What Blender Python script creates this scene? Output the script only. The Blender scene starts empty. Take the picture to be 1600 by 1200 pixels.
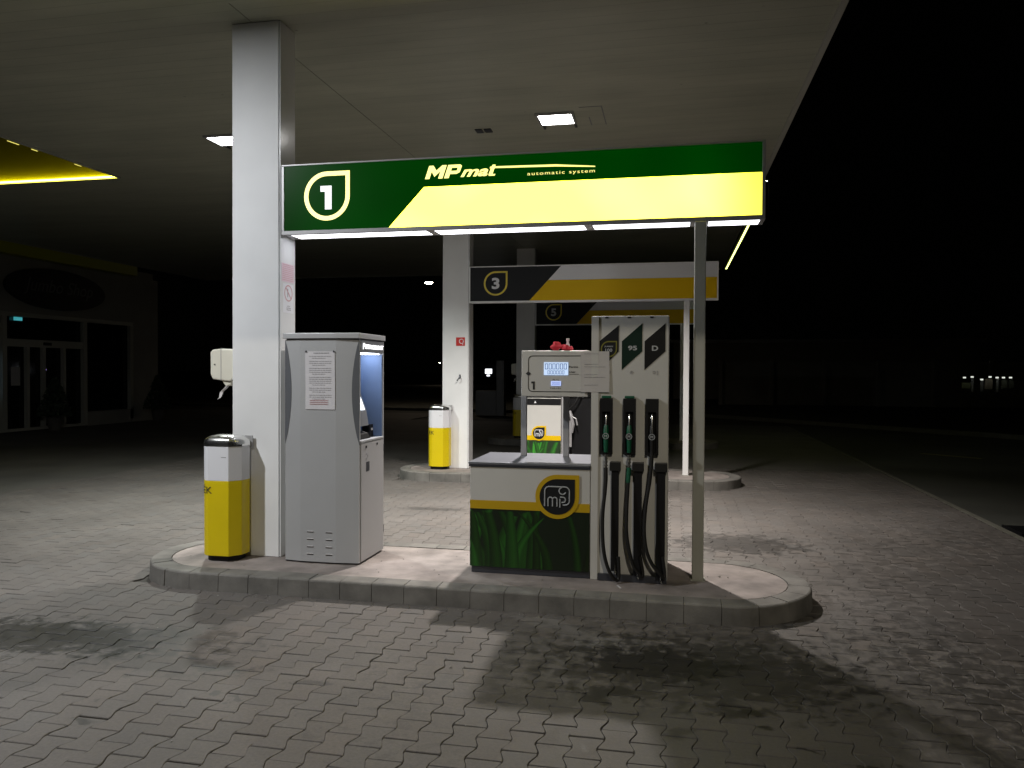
import bpy, bmesh, math, random
import numpy as np
from mathutils import Vector, Matrix
random.seed(7); rng = np.random.default_rng(7)
S = bpy.context.scene
COL = S.collection

# ------------------------------------------------------------------ camera
H = 1.70
PITCH, YAW, ROLL, FPX = -0.0164892, 0.20352326, 0.00456018, 1221.6
def cam_rows():
    cy, sy, cp, sp, cr, sr = math.cos(YAW), math.sin(YAW), math.cos(PITCH), math.sin(PITCH), math.cos(ROLL), math.sin(ROLL)
    W = np.array([[cy, sy, 0], [-sy, cy, 0], [0, 0, 1.]]); B = np.array([[1, 0, 0], [0, 0, -1], [0, 1, 0.]])
    P = np.array([[1, 0, 0], [0, cp, sp], [0, -sp, cp]]); Q = np.array([[cr, -sr, 0], [sr, cr, 0], [0, 0, 1.]])
    return Q @ P @ B @ W
MR = cam_rows()
cam = bpy.data.cameras.new('camera'); camo = bpy.data.objects.new('camera', cam); COL.objects.link(camo)
cam.sensor_width = 36; cam.lens = FPX / 1600 * 36; cam.clip_start = .05; cam.clip_end = 2000
r0, r1, r2 = MR
camo.matrix_world = Matrix(((r0[0], -r1[0], -r2[0], 0), (r0[1], -r1[1], -r2[1], 0), (r0[2], -r1[2], -r2[2], H), (0, 0, 0, 1)))
S.camera = camo

# ------------------------------------------------------------------ world, exposure
w = bpy.data.worlds.new('World'); S.world = w; w.use_nodes = True
bg = w.node_tree.nodes['Background']
bg.inputs[0].default_value = (.55, .62, .5, 1); bg.inputs[1].default_value = .0003
S.view_settings.view_transform = 'Standard'; S.view_settings.look = 'None'
S.view_settings.exposure = 0; S.view_settings.gamma = 1
cy = S.cycles
cy.use_denoising = True; cy.max_bounces = 8; cy.diffuse_bounces = 5; cy.glossy_bounces = 4
cy.sample_clamp_indirect = 3.0; cy.caustics_reflective = False; cy.caustics_refractive = False

LAMP = 285.0      # canopy floodlights, watts
LAMP_SIDE = 170.0
STREET = 560.0    # tall street lamp behind the viewer
TUBE = 5.5        # light boxes under sign 1
ZC = 4.602        # canopy soffit height
K = .135          # island height

# ------------------------------------------------------------------ materials
def nm(name):
    m = bpy.data.materials.new(name); m.use_nodes = True
    return m, m.node_tree, m.node_tree.nodes['Principled BSDF']
def pr(name, c, rough=.5, metal=0, var=.0, vs=6., bump=0, bs=60., coat=0, spec=.5, rvar=0):
    m, t, p = nm(name); L = t.links; N = t.nodes
    p.inputs['Base Color'].default_value = (*c, 1); p.inputs['Roughness'].default_value = rough
    p.inputs['Metallic'].default_value = metal; p.inputs['Coat Weight'].default_value = coat
    p.inputs['Coat Roughness'].default_value = .15; p.inputs['Specular IOR Level'].default_value = spec
    if var or bump or rvar:
        g = N.new('ShaderNodeNewGeometry')
        n = N.new('ShaderNodeTexNoise'); n.inputs['Scale'].default_value = vs; n.inputs['Detail'].default_value = 6
        L.new(g.outputs['Position'], n.inputs['Vector'])
        if var:
            r = N.new('ShaderNodeMapRange'); r.inputs[1].default_value = .3; r.inputs[2].default_value = .7
            r.inputs[3].default_value = 1 - var; r.inputs[4].default_value = 1 + var * .4
            L.new(n.outputs[0], r.inputs[0])
            x = N.new('ShaderNodeVectorMath'); x.operation = 'SCALE'; x.inputs[0].default_value = c
            L.new(r.outputs[0], x.inputs['Scale']); L.new(x.outputs[0], p.inputs['Base Color'])
        if rvar:
            r = N.new('ShaderNodeMapRange'); r.inputs[3].default_value = rough - rvar; r.inputs[4].default_value = rough + rvar
            L.new(n.outputs[0], r.inputs[0]); L.new(r.outputs[0], p.inputs['Roughness'])
        if bump:
            n2 = N.new('ShaderNodeTexNoise'); n2.inputs['Scale'].default_value = bs; n2.inputs['Detail'].default_value = 4
            L.new(g.outputs['Position'], n2.inputs['Vector'])
            b = N.new('ShaderNodeBump'); b.inputs['Strength'].default_value = bump; b.inputs['Distance'].default_value = .004
            L.new(n2.outputs[0], b.inputs['Height']); L.new(b.outputs[0], p.inputs['Normal'])
    return m
def em(name, c, s, base=(.8, .8, .8)):
    m, t, p = nm(name)
    p.inputs['Base Color'].default_value = (*base, 1)
    p.inputs['Emission Color'].default_value = (*c, 1); p.inputs['Emission Strength'].default_value = s
    return m

M = dict(
    white=pr('white_panel', (.80, .81, .82), .48, var=.06, vs=2.5, bump=.06, bs=30),
    gloss=pr('white_gloss_panel', (.80, .81, .82), .17, var=.05, vs=2.5, coat=.3, bump=.12, bs=30),
    cream=pr('cream_plastic', (.72, .70, .60), .4, var=.04),
    offwhite=pr('off_white_enamel', (.56, .555, .53), .42, var=.05, vs=3),
    frame=pr('grey_aluminium', (.42, .42, .43), .42, .35, var=.06),
    kiosk=pr('kiosk_grey', (.50, .51, .525), .42, .3, var=.04, vs=3, bump=.12, bs=900),
    kioskd=pr('kiosk_dark_grey', (.22, .23, .25), .42, .3, var=.04, vs=3),
    inset=pr('kiosk_inset', (.15, .158, .175), .4, .3),
    kiosklow=pr('kiosk_door', (.40, .40, .41), .45, .1, var=.04, vs=3),
    kioskin=pr('kiosk_recess', (.13, .19, .33), .45, .1),
    steel=pr('steel_lid', (.40, .42, .48), .28, .8, var=.08, vs=4),
    steeld=pr('steel_edge', (.07, .075, .09), .3, .5),
    chrome=pr('chrome', (.78, .78, .77), .24, 1, var=.06, rvar=.06),
    post=pr('post_paint', (.40, .40, .36), .45, var=.06, vs=3),
    black=pr('black_plastic', (.007, .007, .008), .5, spec=.25),
    rubber=pr('black_rubber', (.010, .010, .010), .42),
    dark=pr('dark_vinyl', (.013, .014, .016), .5, spec=.2),
    ink=pr('ink', (.02, .02, .022), .6),
    inkgrey=pr('faint_ink', (.34, .34, .36), .6),
    inkred=pr('red_ink', (.58, .34, .36), .6),
    yellow=pr('yellow_paint', (.72, .56, .004), .38, var=.04, vs=4),
    amber=pr('amber_vinyl', (.78, .50, .002), .5, spec=.2),
    amberd=pr('amber_print', (.50, .32, .004), .45),
    green=pr('green_vinyl', (.005, .022, .014), .5, spec=.2),
    greenp=pr('green_plastic', (.006, .09, .045), .4),
    red=pr('red_print', (.55, .02, .015), .45),
    redcloth=pr('red_cloth', (.55, .015, .035), .6),
    paper=pr('paper', (.62, .60, .60), .7, var=.06, vs=9),
    paperlam=pr('laminated_paper', (.66, .65, .68), .35, var=.05, vs=9),
    paperdull=pr('sleeve_paper', (.52, .50, .49), .6, var=.05, vs=12),
    whiteink=pr('white_vinyl', (.75, .76, .80), .45),
    dimink=pr('dim_letter', (.10, .105, .11), .5),
    greyink=pr('grey_vinyl', (.42, .44, .46), .45),
    kerb=pr('kerb_concrete', (.175, .168, .155), .85, var=.42, vs=4.5, bump=.5, bs=70),
    slab=pr('island_concrete', (.285, .25, .235), .8, var=.5, vs=3.8, bump=.35, bs=50),
    mortar=pr('kerb_mortar', (.26, .25, .235), .9, var=.5, vs=5),
    joint=pr('joint_sand', (.062, .057, .050), .95, var=.2, vs=20, bump=.5, bs=200),
    asphalt=pr('asphalt', (.050, .052, .044), .85, var=.3, vs=.8, bump=.6, bs=90),
    flatpave=pr('far_paving', (.104, .100, .092), .75, var=.30, vs=.9, bump=.5, bs=40),
    edging=pr('edging_concrete', (.13, .128, .105), .85, var=.2, vs=5),
    roadline=pr('road_paint', (.20, .17, .05), .7, var=.2, vs=5),
    render=pr('shop_wall', (.30, .295, .26), .85, var=.1, vs=2),
    glass=pr('dark_glass', (.006, .007, .007), .08, spec=.5),
    shopframe=pr('shop_frame', (.42, .42, .36), .5),
    fascia=pr('yellow_fascia', (.50, .44, .008), .35, var=.03),
    leaf=pr('leaf', (.03, .05, .022), .7, var=.4, vs=8),
    bark=pr('bark', (.06, .05, .04), .9),
    pot=pr('pot', (.10, .09, .08), .8),
    concrete=pr('fence_concrete', (.33, .33, .31), .9, var=.2, vs=1.5),
    lcd=em('lcd_backlight', (.40, .62, 1.0), .80),
    lcd2=em('lcd_backlight_small', (.30, .45, 1.0), .85),
    lamp=em('lamp_panel', (1, .97, .94), 42),
    lampside=em('lamp_panel_side', (.97, 1, .98), 25),
    tube=em('light_box', (.93, .94, 1.0), TUBE),
    led=em('led_strip', (1, .90, .09), 13.0),
    seam=pr('seam', (.24, .24, .2), .6),
    leddim=em('led_strip_dim', (1, .88, .15), 1.2),
    ledfar=em('led_strip_far', (.85, 1.0, .25), 4.0),
    sodium=em('street_lamp_glass', (1, .80, .58), 170.0),
    whitelet=em('lit_letter', (1, 1, 1), 2.2),
    kiosklight=em('kiosk_light', (.80, .88, 1.0), 9.0),
    screen=em('screen', (.75, .88, 1.0), 1.2),
    exitg=em('exit_sign_glass', (.10, .75, .85), .38),
    digit=em('sign_digit', (.95, .97, 1.0), 1.1),
    logo=em('sign_logo_yellow', (1, .88, .20), 1.5),
)

# backlit faces of sign 1: tubes behind acrylic, a little weaker at the box edges
def backlit(name, c, s, lo, x0=-3.2, x1=.65):
    m, t, p = nm(name); L = t.links; N = t.nodes
    p.inputs['Base Color'].default_value = (c[0] * .2, c[1] * .2, c[2] * .2, 1); p.inputs['Roughness'].default_value = .3; p.inputs['Specular IOR Level'].default_value = .06
    p.inputs['Emission Color'].default_value = (*c, 1)
    g = N.new('ShaderNodeNewGeometry'); sx = N.new('ShaderNodeSeparateXYZ'); L.new(g.outputs['Position'], sx.inputs[0])
    a = N.new('ShaderNodeMapRange'); a.interpolation_type = 'SMOOTHSTEP'
    a.inputs[1].default_value = x1; a.inputs[2].default_value = x1 - .55; a.inputs[3].default_value = lo; a.inputs[4].default_value = 1
    L.new(sx.outputs[0], a.inputs[0])
    b = N.new('ShaderNodeMapRange'); b.interpolation_type = 'SMOOTHSTEP'
    b.inputs[1].default_value = x0; b.inputs[2].default_value = x0 + .35; b.inputs[3].default_value = lo; b.inputs[4].default_value = 1
    L.new(sx.outputs[0], b.inputs[0])
    n = N.new('ShaderNodeTexNoise'); n.inputs['Scale'].default_value = 2.2; n.inputs['Detail'].default_value = 0
    L.new(g.outputs['Position'], n.inputs['Vector'])
    c3 = N.new('ShaderNodeMapRange'); c3.inputs[1].default_value = .3; c3.inputs[2].default_value = .7; c3.inputs[3].default_value = .88 * s; c3.inputs[4].default_value = 1.1 * s
    L.new(n.outputs[0], c3.inputs[0])
    x = N.new('ShaderNodeMath'); x.operation = 'MULTIPLY'; L.new(a.outputs[0], x.inputs[0]); L.new(b.outputs[0], x.inputs[1])
    y = N.new('ShaderNodeMath'); y.operation = 'MULTIPLY'; L.new(x.outputs[0], y.inputs[0]); L.new(c3.outputs[0], y.inputs[1])
    L.new(y.outputs[0], p.inputs['Emission Strength'])
    return m
M['lit_yellow'] = backlit('backlit_yellow', (1.0, .86, .056), 8.0, .32)
M['lit_green'] = backlit('backlit_green', (.0, .036, .0008), 1.0, .7)

def soffit_mat():
    m, t, p = nm('soffit'); L = t.links; N = t.nodes
    g = N.new('ShaderNodeNewGeometry'); sx = N.new('ShaderNodeSeparateXYZ'); L.new(g.outputs['Position'], sx.inputs[0])
    ml = N.new('ShaderNodeMath'); ml.operation = 'MULTIPLY'; ml.inputs[1].default_value = 1 / .165
    L.new(sx.outputs[1], ml.inputs[0]); fr = N.new('ShaderNodeMath'); fr.operation = 'FRACT'; L.new(ml.outputs[0], fr.inputs[0])
    r = N.new('ShaderNodeMapRange'); r.inputs[1].default_value = 0; r.inputs[2].default_value = .07; L.new(fr.outputs[0], r.inputs[0])
    n = N.new('ShaderNodeTexNoise'); n.inputs['Scale'].default_value = 1.1; n.inputs['Detail'].default_value = 7; n.inputs['Roughness'].default_value = .65
    mp = N.new('ShaderNodeMapping'); mp.inputs['Scale'].default_value = (.5, 2.2, 1); L.new(g.outputs['Position'], mp.inputs[0]); L.new(mp.outputs[0], n.inputs['Vector'])
    v = N.new('ShaderNodeMapRange'); v.inputs[1].default_value = .3; v.inputs[2].default_value = .7; v.inputs[3].default_value = .78; v.inputs[4].default_value = 1.05
    L.new(n.outputs[0], v.inputs[0])
    d = N.new('ShaderNodeMapRange'); d.inputs[3].default_value = .74; d.inputs[4].default_value = 1; L.new(r.outputs[0], d.inputs[0])
    k = N.new('ShaderNodeMath'); k.operation = 'MULTIPLY'; L.new(v.outputs[0], k.inputs[0]); L.new(d.outputs[0], k.inputs[1])
    vo = N.new('ShaderNodeTexVoronoi'); vo.inputs['Scale'].default_value = 2.6; L.new(g.outputs['Position'], vo.inputs['Vector'])
    vr = N.new('ShaderNodeMapRange'); vr.inputs[1].default_value = .02; vr.inputs[2].default_value = .05; vr.inputs[3].default_value = .55; L.new(vo.outputs[0], vr.inputs[0])
    k2 = N.new('ShaderNodeMath'); k2.operation = 'MULTIPLY'; L.new(k.outputs[0], k2.inputs[0]); L.new(vr.outputs[0], k2.inputs[1])
    s = N.new('ShaderNodeVectorMath'); s.operation = 'SCALE'; s.inputs[0].default_value = (.42, .43, .345); L.new(k2.outputs[0], s.inputs['Scale'])
    L.new(s.outputs[0], p.inputs['Base Color']); p.inputs['Roughness'].default_value = .42
    b = N.new('ShaderNodeBump'); b.inputs['Strength'].default_value = .35; b.inputs['Distance'].default_value = .003
    L.new(r.outputs[0], b.inputs['Height']); L.new(b.outputs[0], p.inputs['Normal'])
    return m
M['soffit'] = soffit_mat()

def paver_mat():
    m, t, p = nm('concrete_pavers'); L = t.links; N = t.nodes
    g = N.new('ShaderNodeNewGeometry'); at = N.new('ShaderNodeAttribute'); at.attribute_name = 'tone'
    n = N.new('ShaderNodeTexNoise'); n.inputs['Scale'].default_value = 55; n.inputs['Detail'].default_value = 5; n.inputs['Roughness'].default_value = .7
    L.new(g.outputs['Position'], n.inputs['Vector'])
    v = N.new('ShaderNodeMapRange'); v.inputs[1].default_value = .25; v.inputs[2].default_value = .75; v.inputs[3].default_value = .78; v.inputs[4].default_value = 1.15
    L.new(n.outputs[0], v.inputs[0])
    n2 = N.new('ShaderNodeTexNoise'); n2.inputs['Scale'].default_value = .9; n2.inputs['Detail'].default_value = 6
    L.new(g.outputs['Position'], n2.inputs['Vector'])
    v2 = N.new('ShaderNodeMapRange'); v2.inputs[1].default_value = .3; v2.inputs[2].default_value = .7; v2.inputs[3].default_value = .72; v2.inputs[4].default_value = 1.08
    L.new(n2.outputs[0], v2.inputs[0])
    k = N.new('ShaderNodeMath'); k.operation = 'MULTIPLY'; L.new(v.outputs[0], k.inputs[0]); L.new(v2.outputs[0], k.inputs[1])
    # oil and grime spots; two broadest ellipses also paint shade into foreground and right
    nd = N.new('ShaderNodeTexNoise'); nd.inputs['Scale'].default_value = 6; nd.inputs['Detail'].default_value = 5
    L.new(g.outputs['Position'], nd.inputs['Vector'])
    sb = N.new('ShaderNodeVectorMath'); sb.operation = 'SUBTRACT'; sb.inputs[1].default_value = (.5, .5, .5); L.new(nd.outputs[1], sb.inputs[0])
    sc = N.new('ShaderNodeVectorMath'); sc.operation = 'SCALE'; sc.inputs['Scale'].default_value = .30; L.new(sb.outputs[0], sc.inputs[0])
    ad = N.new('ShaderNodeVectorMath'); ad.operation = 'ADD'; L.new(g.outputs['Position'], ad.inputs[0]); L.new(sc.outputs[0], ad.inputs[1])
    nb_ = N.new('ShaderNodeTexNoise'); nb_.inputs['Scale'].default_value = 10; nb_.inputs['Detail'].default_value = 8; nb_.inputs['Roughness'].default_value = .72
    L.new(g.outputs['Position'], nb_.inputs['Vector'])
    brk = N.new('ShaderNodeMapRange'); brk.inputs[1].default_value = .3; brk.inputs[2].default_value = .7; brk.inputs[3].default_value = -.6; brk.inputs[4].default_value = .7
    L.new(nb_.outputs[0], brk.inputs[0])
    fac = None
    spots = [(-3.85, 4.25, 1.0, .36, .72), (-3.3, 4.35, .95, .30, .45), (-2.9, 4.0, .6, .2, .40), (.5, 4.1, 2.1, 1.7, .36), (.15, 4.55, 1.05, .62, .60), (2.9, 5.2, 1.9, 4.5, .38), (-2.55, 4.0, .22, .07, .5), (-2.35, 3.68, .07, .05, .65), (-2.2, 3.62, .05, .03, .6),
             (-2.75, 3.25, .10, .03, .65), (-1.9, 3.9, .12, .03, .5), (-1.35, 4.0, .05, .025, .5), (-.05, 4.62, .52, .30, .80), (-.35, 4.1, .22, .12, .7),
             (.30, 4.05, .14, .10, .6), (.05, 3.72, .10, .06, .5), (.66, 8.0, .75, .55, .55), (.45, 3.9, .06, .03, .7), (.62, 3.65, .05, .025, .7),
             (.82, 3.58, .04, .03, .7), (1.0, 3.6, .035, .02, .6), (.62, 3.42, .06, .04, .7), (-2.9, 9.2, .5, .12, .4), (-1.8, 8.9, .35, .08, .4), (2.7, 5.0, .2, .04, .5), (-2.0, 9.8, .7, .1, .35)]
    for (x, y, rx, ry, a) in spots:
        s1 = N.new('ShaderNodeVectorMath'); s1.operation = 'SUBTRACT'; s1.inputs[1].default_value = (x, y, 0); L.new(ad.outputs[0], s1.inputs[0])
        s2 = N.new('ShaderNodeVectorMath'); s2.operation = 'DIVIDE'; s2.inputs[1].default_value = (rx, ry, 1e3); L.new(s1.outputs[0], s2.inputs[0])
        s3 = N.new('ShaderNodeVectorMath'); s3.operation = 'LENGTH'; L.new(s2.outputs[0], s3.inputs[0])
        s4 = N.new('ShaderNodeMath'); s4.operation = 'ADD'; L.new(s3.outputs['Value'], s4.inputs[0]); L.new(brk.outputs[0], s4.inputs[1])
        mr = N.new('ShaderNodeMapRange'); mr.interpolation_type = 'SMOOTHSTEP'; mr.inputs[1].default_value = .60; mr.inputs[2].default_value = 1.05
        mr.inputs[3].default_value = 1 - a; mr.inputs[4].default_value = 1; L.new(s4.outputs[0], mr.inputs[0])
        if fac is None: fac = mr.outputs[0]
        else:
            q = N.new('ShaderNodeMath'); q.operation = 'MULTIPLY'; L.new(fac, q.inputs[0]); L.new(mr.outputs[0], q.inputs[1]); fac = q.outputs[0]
    # small dark flecks
    vo = N.new('ShaderNodeTexVoronoi'); vo.inputs['Scale'].default_value = 3.2; L.new(ad.outputs[0], vo.inputs['Vector'])
    fl = N.new('ShaderNodeMapRange'); fl.inputs[1].default_value = .03; fl.inputs[2].default_value = .07; fl.inputs[3].default_value = .5; L.new(vo.outputs[0], fl.inputs[0])
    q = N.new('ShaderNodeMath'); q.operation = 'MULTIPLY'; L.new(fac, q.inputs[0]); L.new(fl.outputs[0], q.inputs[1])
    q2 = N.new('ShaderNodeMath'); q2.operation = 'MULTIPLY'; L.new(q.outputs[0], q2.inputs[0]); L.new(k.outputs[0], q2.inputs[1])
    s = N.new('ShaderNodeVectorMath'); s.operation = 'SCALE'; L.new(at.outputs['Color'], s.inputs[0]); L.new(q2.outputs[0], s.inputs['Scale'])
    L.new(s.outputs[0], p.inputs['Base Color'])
    rr = N.new('ShaderNodeMapRange'); rr.inputs[3].default_value = .42; rr.inputs[4].default_value = .78; L.new(q.outputs[0], rr.inputs[0]); L.new(rr.outputs[0], p.inputs['Roughness'])
    b = N.new('ShaderNodeBump'); b.inputs['Strength'].default_value = .45; b.inputs['Distance'].default_value = .0025
    L.new(n.outputs[0], b.inputs['Height']); L.new(b.outputs[0], p.inputs['Normal'])
    return m
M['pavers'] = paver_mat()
def grass_mat():
    m, t, p = nm('grass_print'); at = t.nodes.new('ShaderNodeAttribute'); at.attribute_name = 'tone'
    t.links.new(at.outputs['Color'], p.inputs['Base Color']); p.inputs['Roughness'].default_value = .4
    return m
M['grass'] = grass_mat()

# ------------------------------------------------------------------ mesh helpers
def tag(o, label=None, cat=None, group=None, kind=None):
    if label: o['label'] = label
    if cat: o['category'] = cat
    if group: o['group'] = group
    if kind: o['kind'] = kind
    return o
def empty(name, loc, label, cat, group=None):
    o = bpy.data.objects.new(name, None); COL.objects.link(o); o.location = loc; o.empty_display_size = .2
    return tag(o, label, cat, group)
class MB:
    def __init__(s): s.v = []; s.f = []; s.c = []
    def add(s, v, f, col=None):
        n = len(s.v); s.v += [tuple(x) for x in v]; s.f += [tuple(i + n for i in q) for q in f]; s.c += [col] * len(f); return s
    def box(s, x0, x1, y0, y1, z0, z1):
        v = [(x, y, z) for x in (x0, x1) for y in (y0, y1) for z in (z0, z1)]
        return s.add(v, [(0, 1, 3, 2), (4, 6, 7, 5), (0, 4, 5, 1), (2, 3, 7, 6), (0, 2, 6, 4), (1, 5, 7, 3)])
    def prism(s, pts, ax, a, b, col=None):
        # pts: 2-D outline, extruded from a to b along axis ax ('x','y','z')
        n = len(pts)
        def P(p, t):
            if ax == 'y': return (p[0], t, p[1])
            if ax == 'x': return (t, p[0], p[1])
            return (p[0], p[1], t)
        v = [P(p, a) for p in pts] + [P(p, b) for p in pts]
        return s.add(v, [tuple(range(n)), tuple(range(2 * n - 1, n - 1, -1))] + [(i, i + n, (i + 1) % n + n, (i + 1) % n) for i in range(n)], col)
    def ring(s, po, pi, ax, a, b):
        n = len(po)
        def P(p, t):
            if ax == 'y': return (p[0], t, p[1])
            if ax == 'x': return (t, p[0], p[1])
            return (p[0], p[1], t)
        v = [P(p, a) for p in po] + [P(p, a) for p in pi] + [P(p, b) for p in po] + [P(p, b) for p in pi]
        f = []
        for i in range(n):
            j = (i + 1) % n
            f += [(i, j, j + n, i + n), (i + 2 * n, i + 3 * n, j + 3 * n, j + 2 * n), (i, i + 2 * n, j + 2 * n, j), (i + n, j + n, j + 3 * n, i + 3 * n)]
        return s.add(v, f)
    def tube(s, pts, r, n=10, cap=True):
        pts = [Vector(p) for p in pts]; m = len(pts); rs = r if isinstance(r, (list, tuple)) else [r] * m
        up = Vector((0, 1, 0)); vs = []
        for i, p in enumerate(pts):
            d = (pts[min(i + 1, m - 1)] - pts[max(i - 1, 0)]).normalized()
            u = d.cross(up)
            if u.length < 1e-3: u = d.cross(Vector((1, 0, 0)))
            u.normalize(); q = d.cross(u)
            for k in range(n):
                a = 2 * math.pi * k / n; vs.append(p + (u * math.cos(a) + q * math.sin(a)) * rs[i])
        f = [(i * n + k, i * n + (k + 1) % n, (i + 1) * n + (k + 1) % n, (i + 1) * n + k) for i in range(m - 1) for k in range(n)]
        if cap: f += [tuple(range(n - 1, -1, -1)), tuple(range((m - 1) * n, m * n))]
        return s.add(vs, f)
    def lathe(s, prof, cx, cy_, n=24, z0=0):
        vs = [(cx + r * math.cos(2 * math.pi * k / n), cy_ + r * math.sin(2 * math.pi * k / n), z0 + z) for r, z in prof for k in range(n)]
        m = len(prof)
        f = [(i * n + k, i * n + (k + 1) % n, (i + 1) * n + (k + 1) % n, (i + 1) * n + k) for i in range(m - 1) for k in range(n)]
        f += [tuple(range(n - 1, -1, -1)), tuple(range((m - 1) * n, m * n))]
        return s.add(vs, f)
    def build(s, name, mat, parent=None, bevel=0, smooth=False, wv=None):
        me = bpy.data.meshes.new(name); v = s.v
        off = Vector((0, 0, 0))
        if parent is not None:
            q = parent
            while q is not None: off += q.location; q = q.parent
        me.from_pydata([(a[0] - off.x, a[1] - off.y, a[2] - off.z) for a in v], [], s.f)
        if any(c is not None for c in s.c):
            at = me.color_attributes.new('tone', 'FLOAT_COLOR', 'CORNER'); arr = []
            for q, c in zip(s.f, s.c): arr += [*(c or (.2, .2, .2)), 1.] * len(q)
            at.data.foreach_set('color', arr)
        bm = bmesh.new(); bm.from_mesh(me); bmesh.ops.recalc_face_normals(bm, faces=bm.faces); bm.to_mesh(me); bm.free()
        me.materials.append(M[mat] if isinstance(mat, str) else mat)
        o = bpy.data.objects.new(name, me); COL.objects.link(o)
        if parent is not None: o.parent = parent
        if smooth:
            for p in me.polygons: p.use_smooth = True
            try: me.set_sharp_from_angle(angle=math.radians(40))
            except Exception: pass
        if bevel:
            b = o.modifiers.new('bevel', 'BEVEL'); b.width = bevel; b.segments = 2; b.limit_method = 'ANGLE'; b.angle_limit = math.radians(40)
        return o
def box(name, mat, parent, *a, bevel=0): return MB().box(*a).build(name, mat, parent, bevel)
def glyphs(s, offset=0., shear=0., spacing=1.):
    cu = bpy.data.curves.new('t', 'FONT'); cu.body = s; cu.size = 1; cu.offset = offset; cu.shear = shear; cu.extrude = 0
    cu.space_character = spacing; cu.resolution_u = 4; cu.fill_mode = 'FRONT'
    o = bpy.data.objects.new('t', cu); COL.objects.link(o)
    dg = bpy.context.evaluated_depsgraph_get(); dg.update(); e = o.evaluated_get(dg); me = e.to_mesh()
    v = [tuple(p.co) for p in me.vertices]; f = [tuple(p.vertices) for p in me.polygons]
    e.to_mesh_clear(); bpy.data.objects.remove(o); bpy.data.curves.remove(cu)
    return v, f
def text(mb, s, x0, x1, z0, z1, t, plane='y', offset=.02, shear=0., spacing=1., keep=False, flip=False):
    """lays s flat as lettering inside the rectangle, on the plane y=t (read from -y) or x=t (read from +x)"""
    v, f = glyphs(s, offset, shear, spacing)
    if not v: return mb
    a = np.array(v); lo, hi = a[:, :2].min(0), a[:, :2].max(0); d = hi - lo
    sx, sz = (x1 - x0) / d[0], (z1 - z0) / d[1]
    if keep: sx = sz = min(sx, sz)
    cx, cz = (x0 + x1) / 2, (z0 + z1) / 2; m = (lo + hi) / 2
    out = []
    for p in v:
        X = (p[0] - m[0]) * sx + cx; Z = (p[1] - m[1]) * sz + cz
        out.append((X, t, Z) if plane == 'y' else (t, X, Z))
    return mb.add(out, f)
def drop(cx, cz, r, n=40):
    """a circle whose upper right corner is square"""
    return [(cx + r * math.cos(a), cz + r * math.sin(a)) for a in [math.pi / 2 + 1.5 * math.pi * i / n for i in range(n + 1)]] + [(cx + r, cz + r)]
def drop_in(cx, cz, r, w):
    return drop(cx, cz, r - w)
def copy_tree(o, dv, parent=None):
    c = o.copy(); COL.objects.link(c)
    if parent is None: c.location = o.location + Vector(dv)
    else: c.parent = parent
    for ch in [x for x in bpy.data.objects if x.parent == o]: copy_tree(ch, dv, c)
    return c

# ------------------------------------------------------------------ ground
tag(MB().box(-400, 400, -200, 700, -.6, -.036).build('ground', 'asphalt'), 'dark asphalt ground around the petrol station', 'ground', kind='structure')
FX0, FX1, FY0, FY1 = -9.0, 3.46, .9, 14.2
mb = MB()
mb.box(FX0, 3.5, FY0, FY1, -.034, -.011)
tag(mb.build('paving_bed', 'joint'), 'dark sandy joints under the paving blocks', 'paving', kind='structure')
fp = MB(); fp.box(-24, FX0, -6, 30, -.034, -.006); fp.box(FX0, 3.5, FY1, 26, -.034, -.006); fp.box(FX0, 3.5, -6, FY0, -.034, -.006)
tag(fp.build('forecourt', 'flatpave'), 'worn grey forecourt surface under the canopy', 'forecourt', kind='structure')

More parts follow.
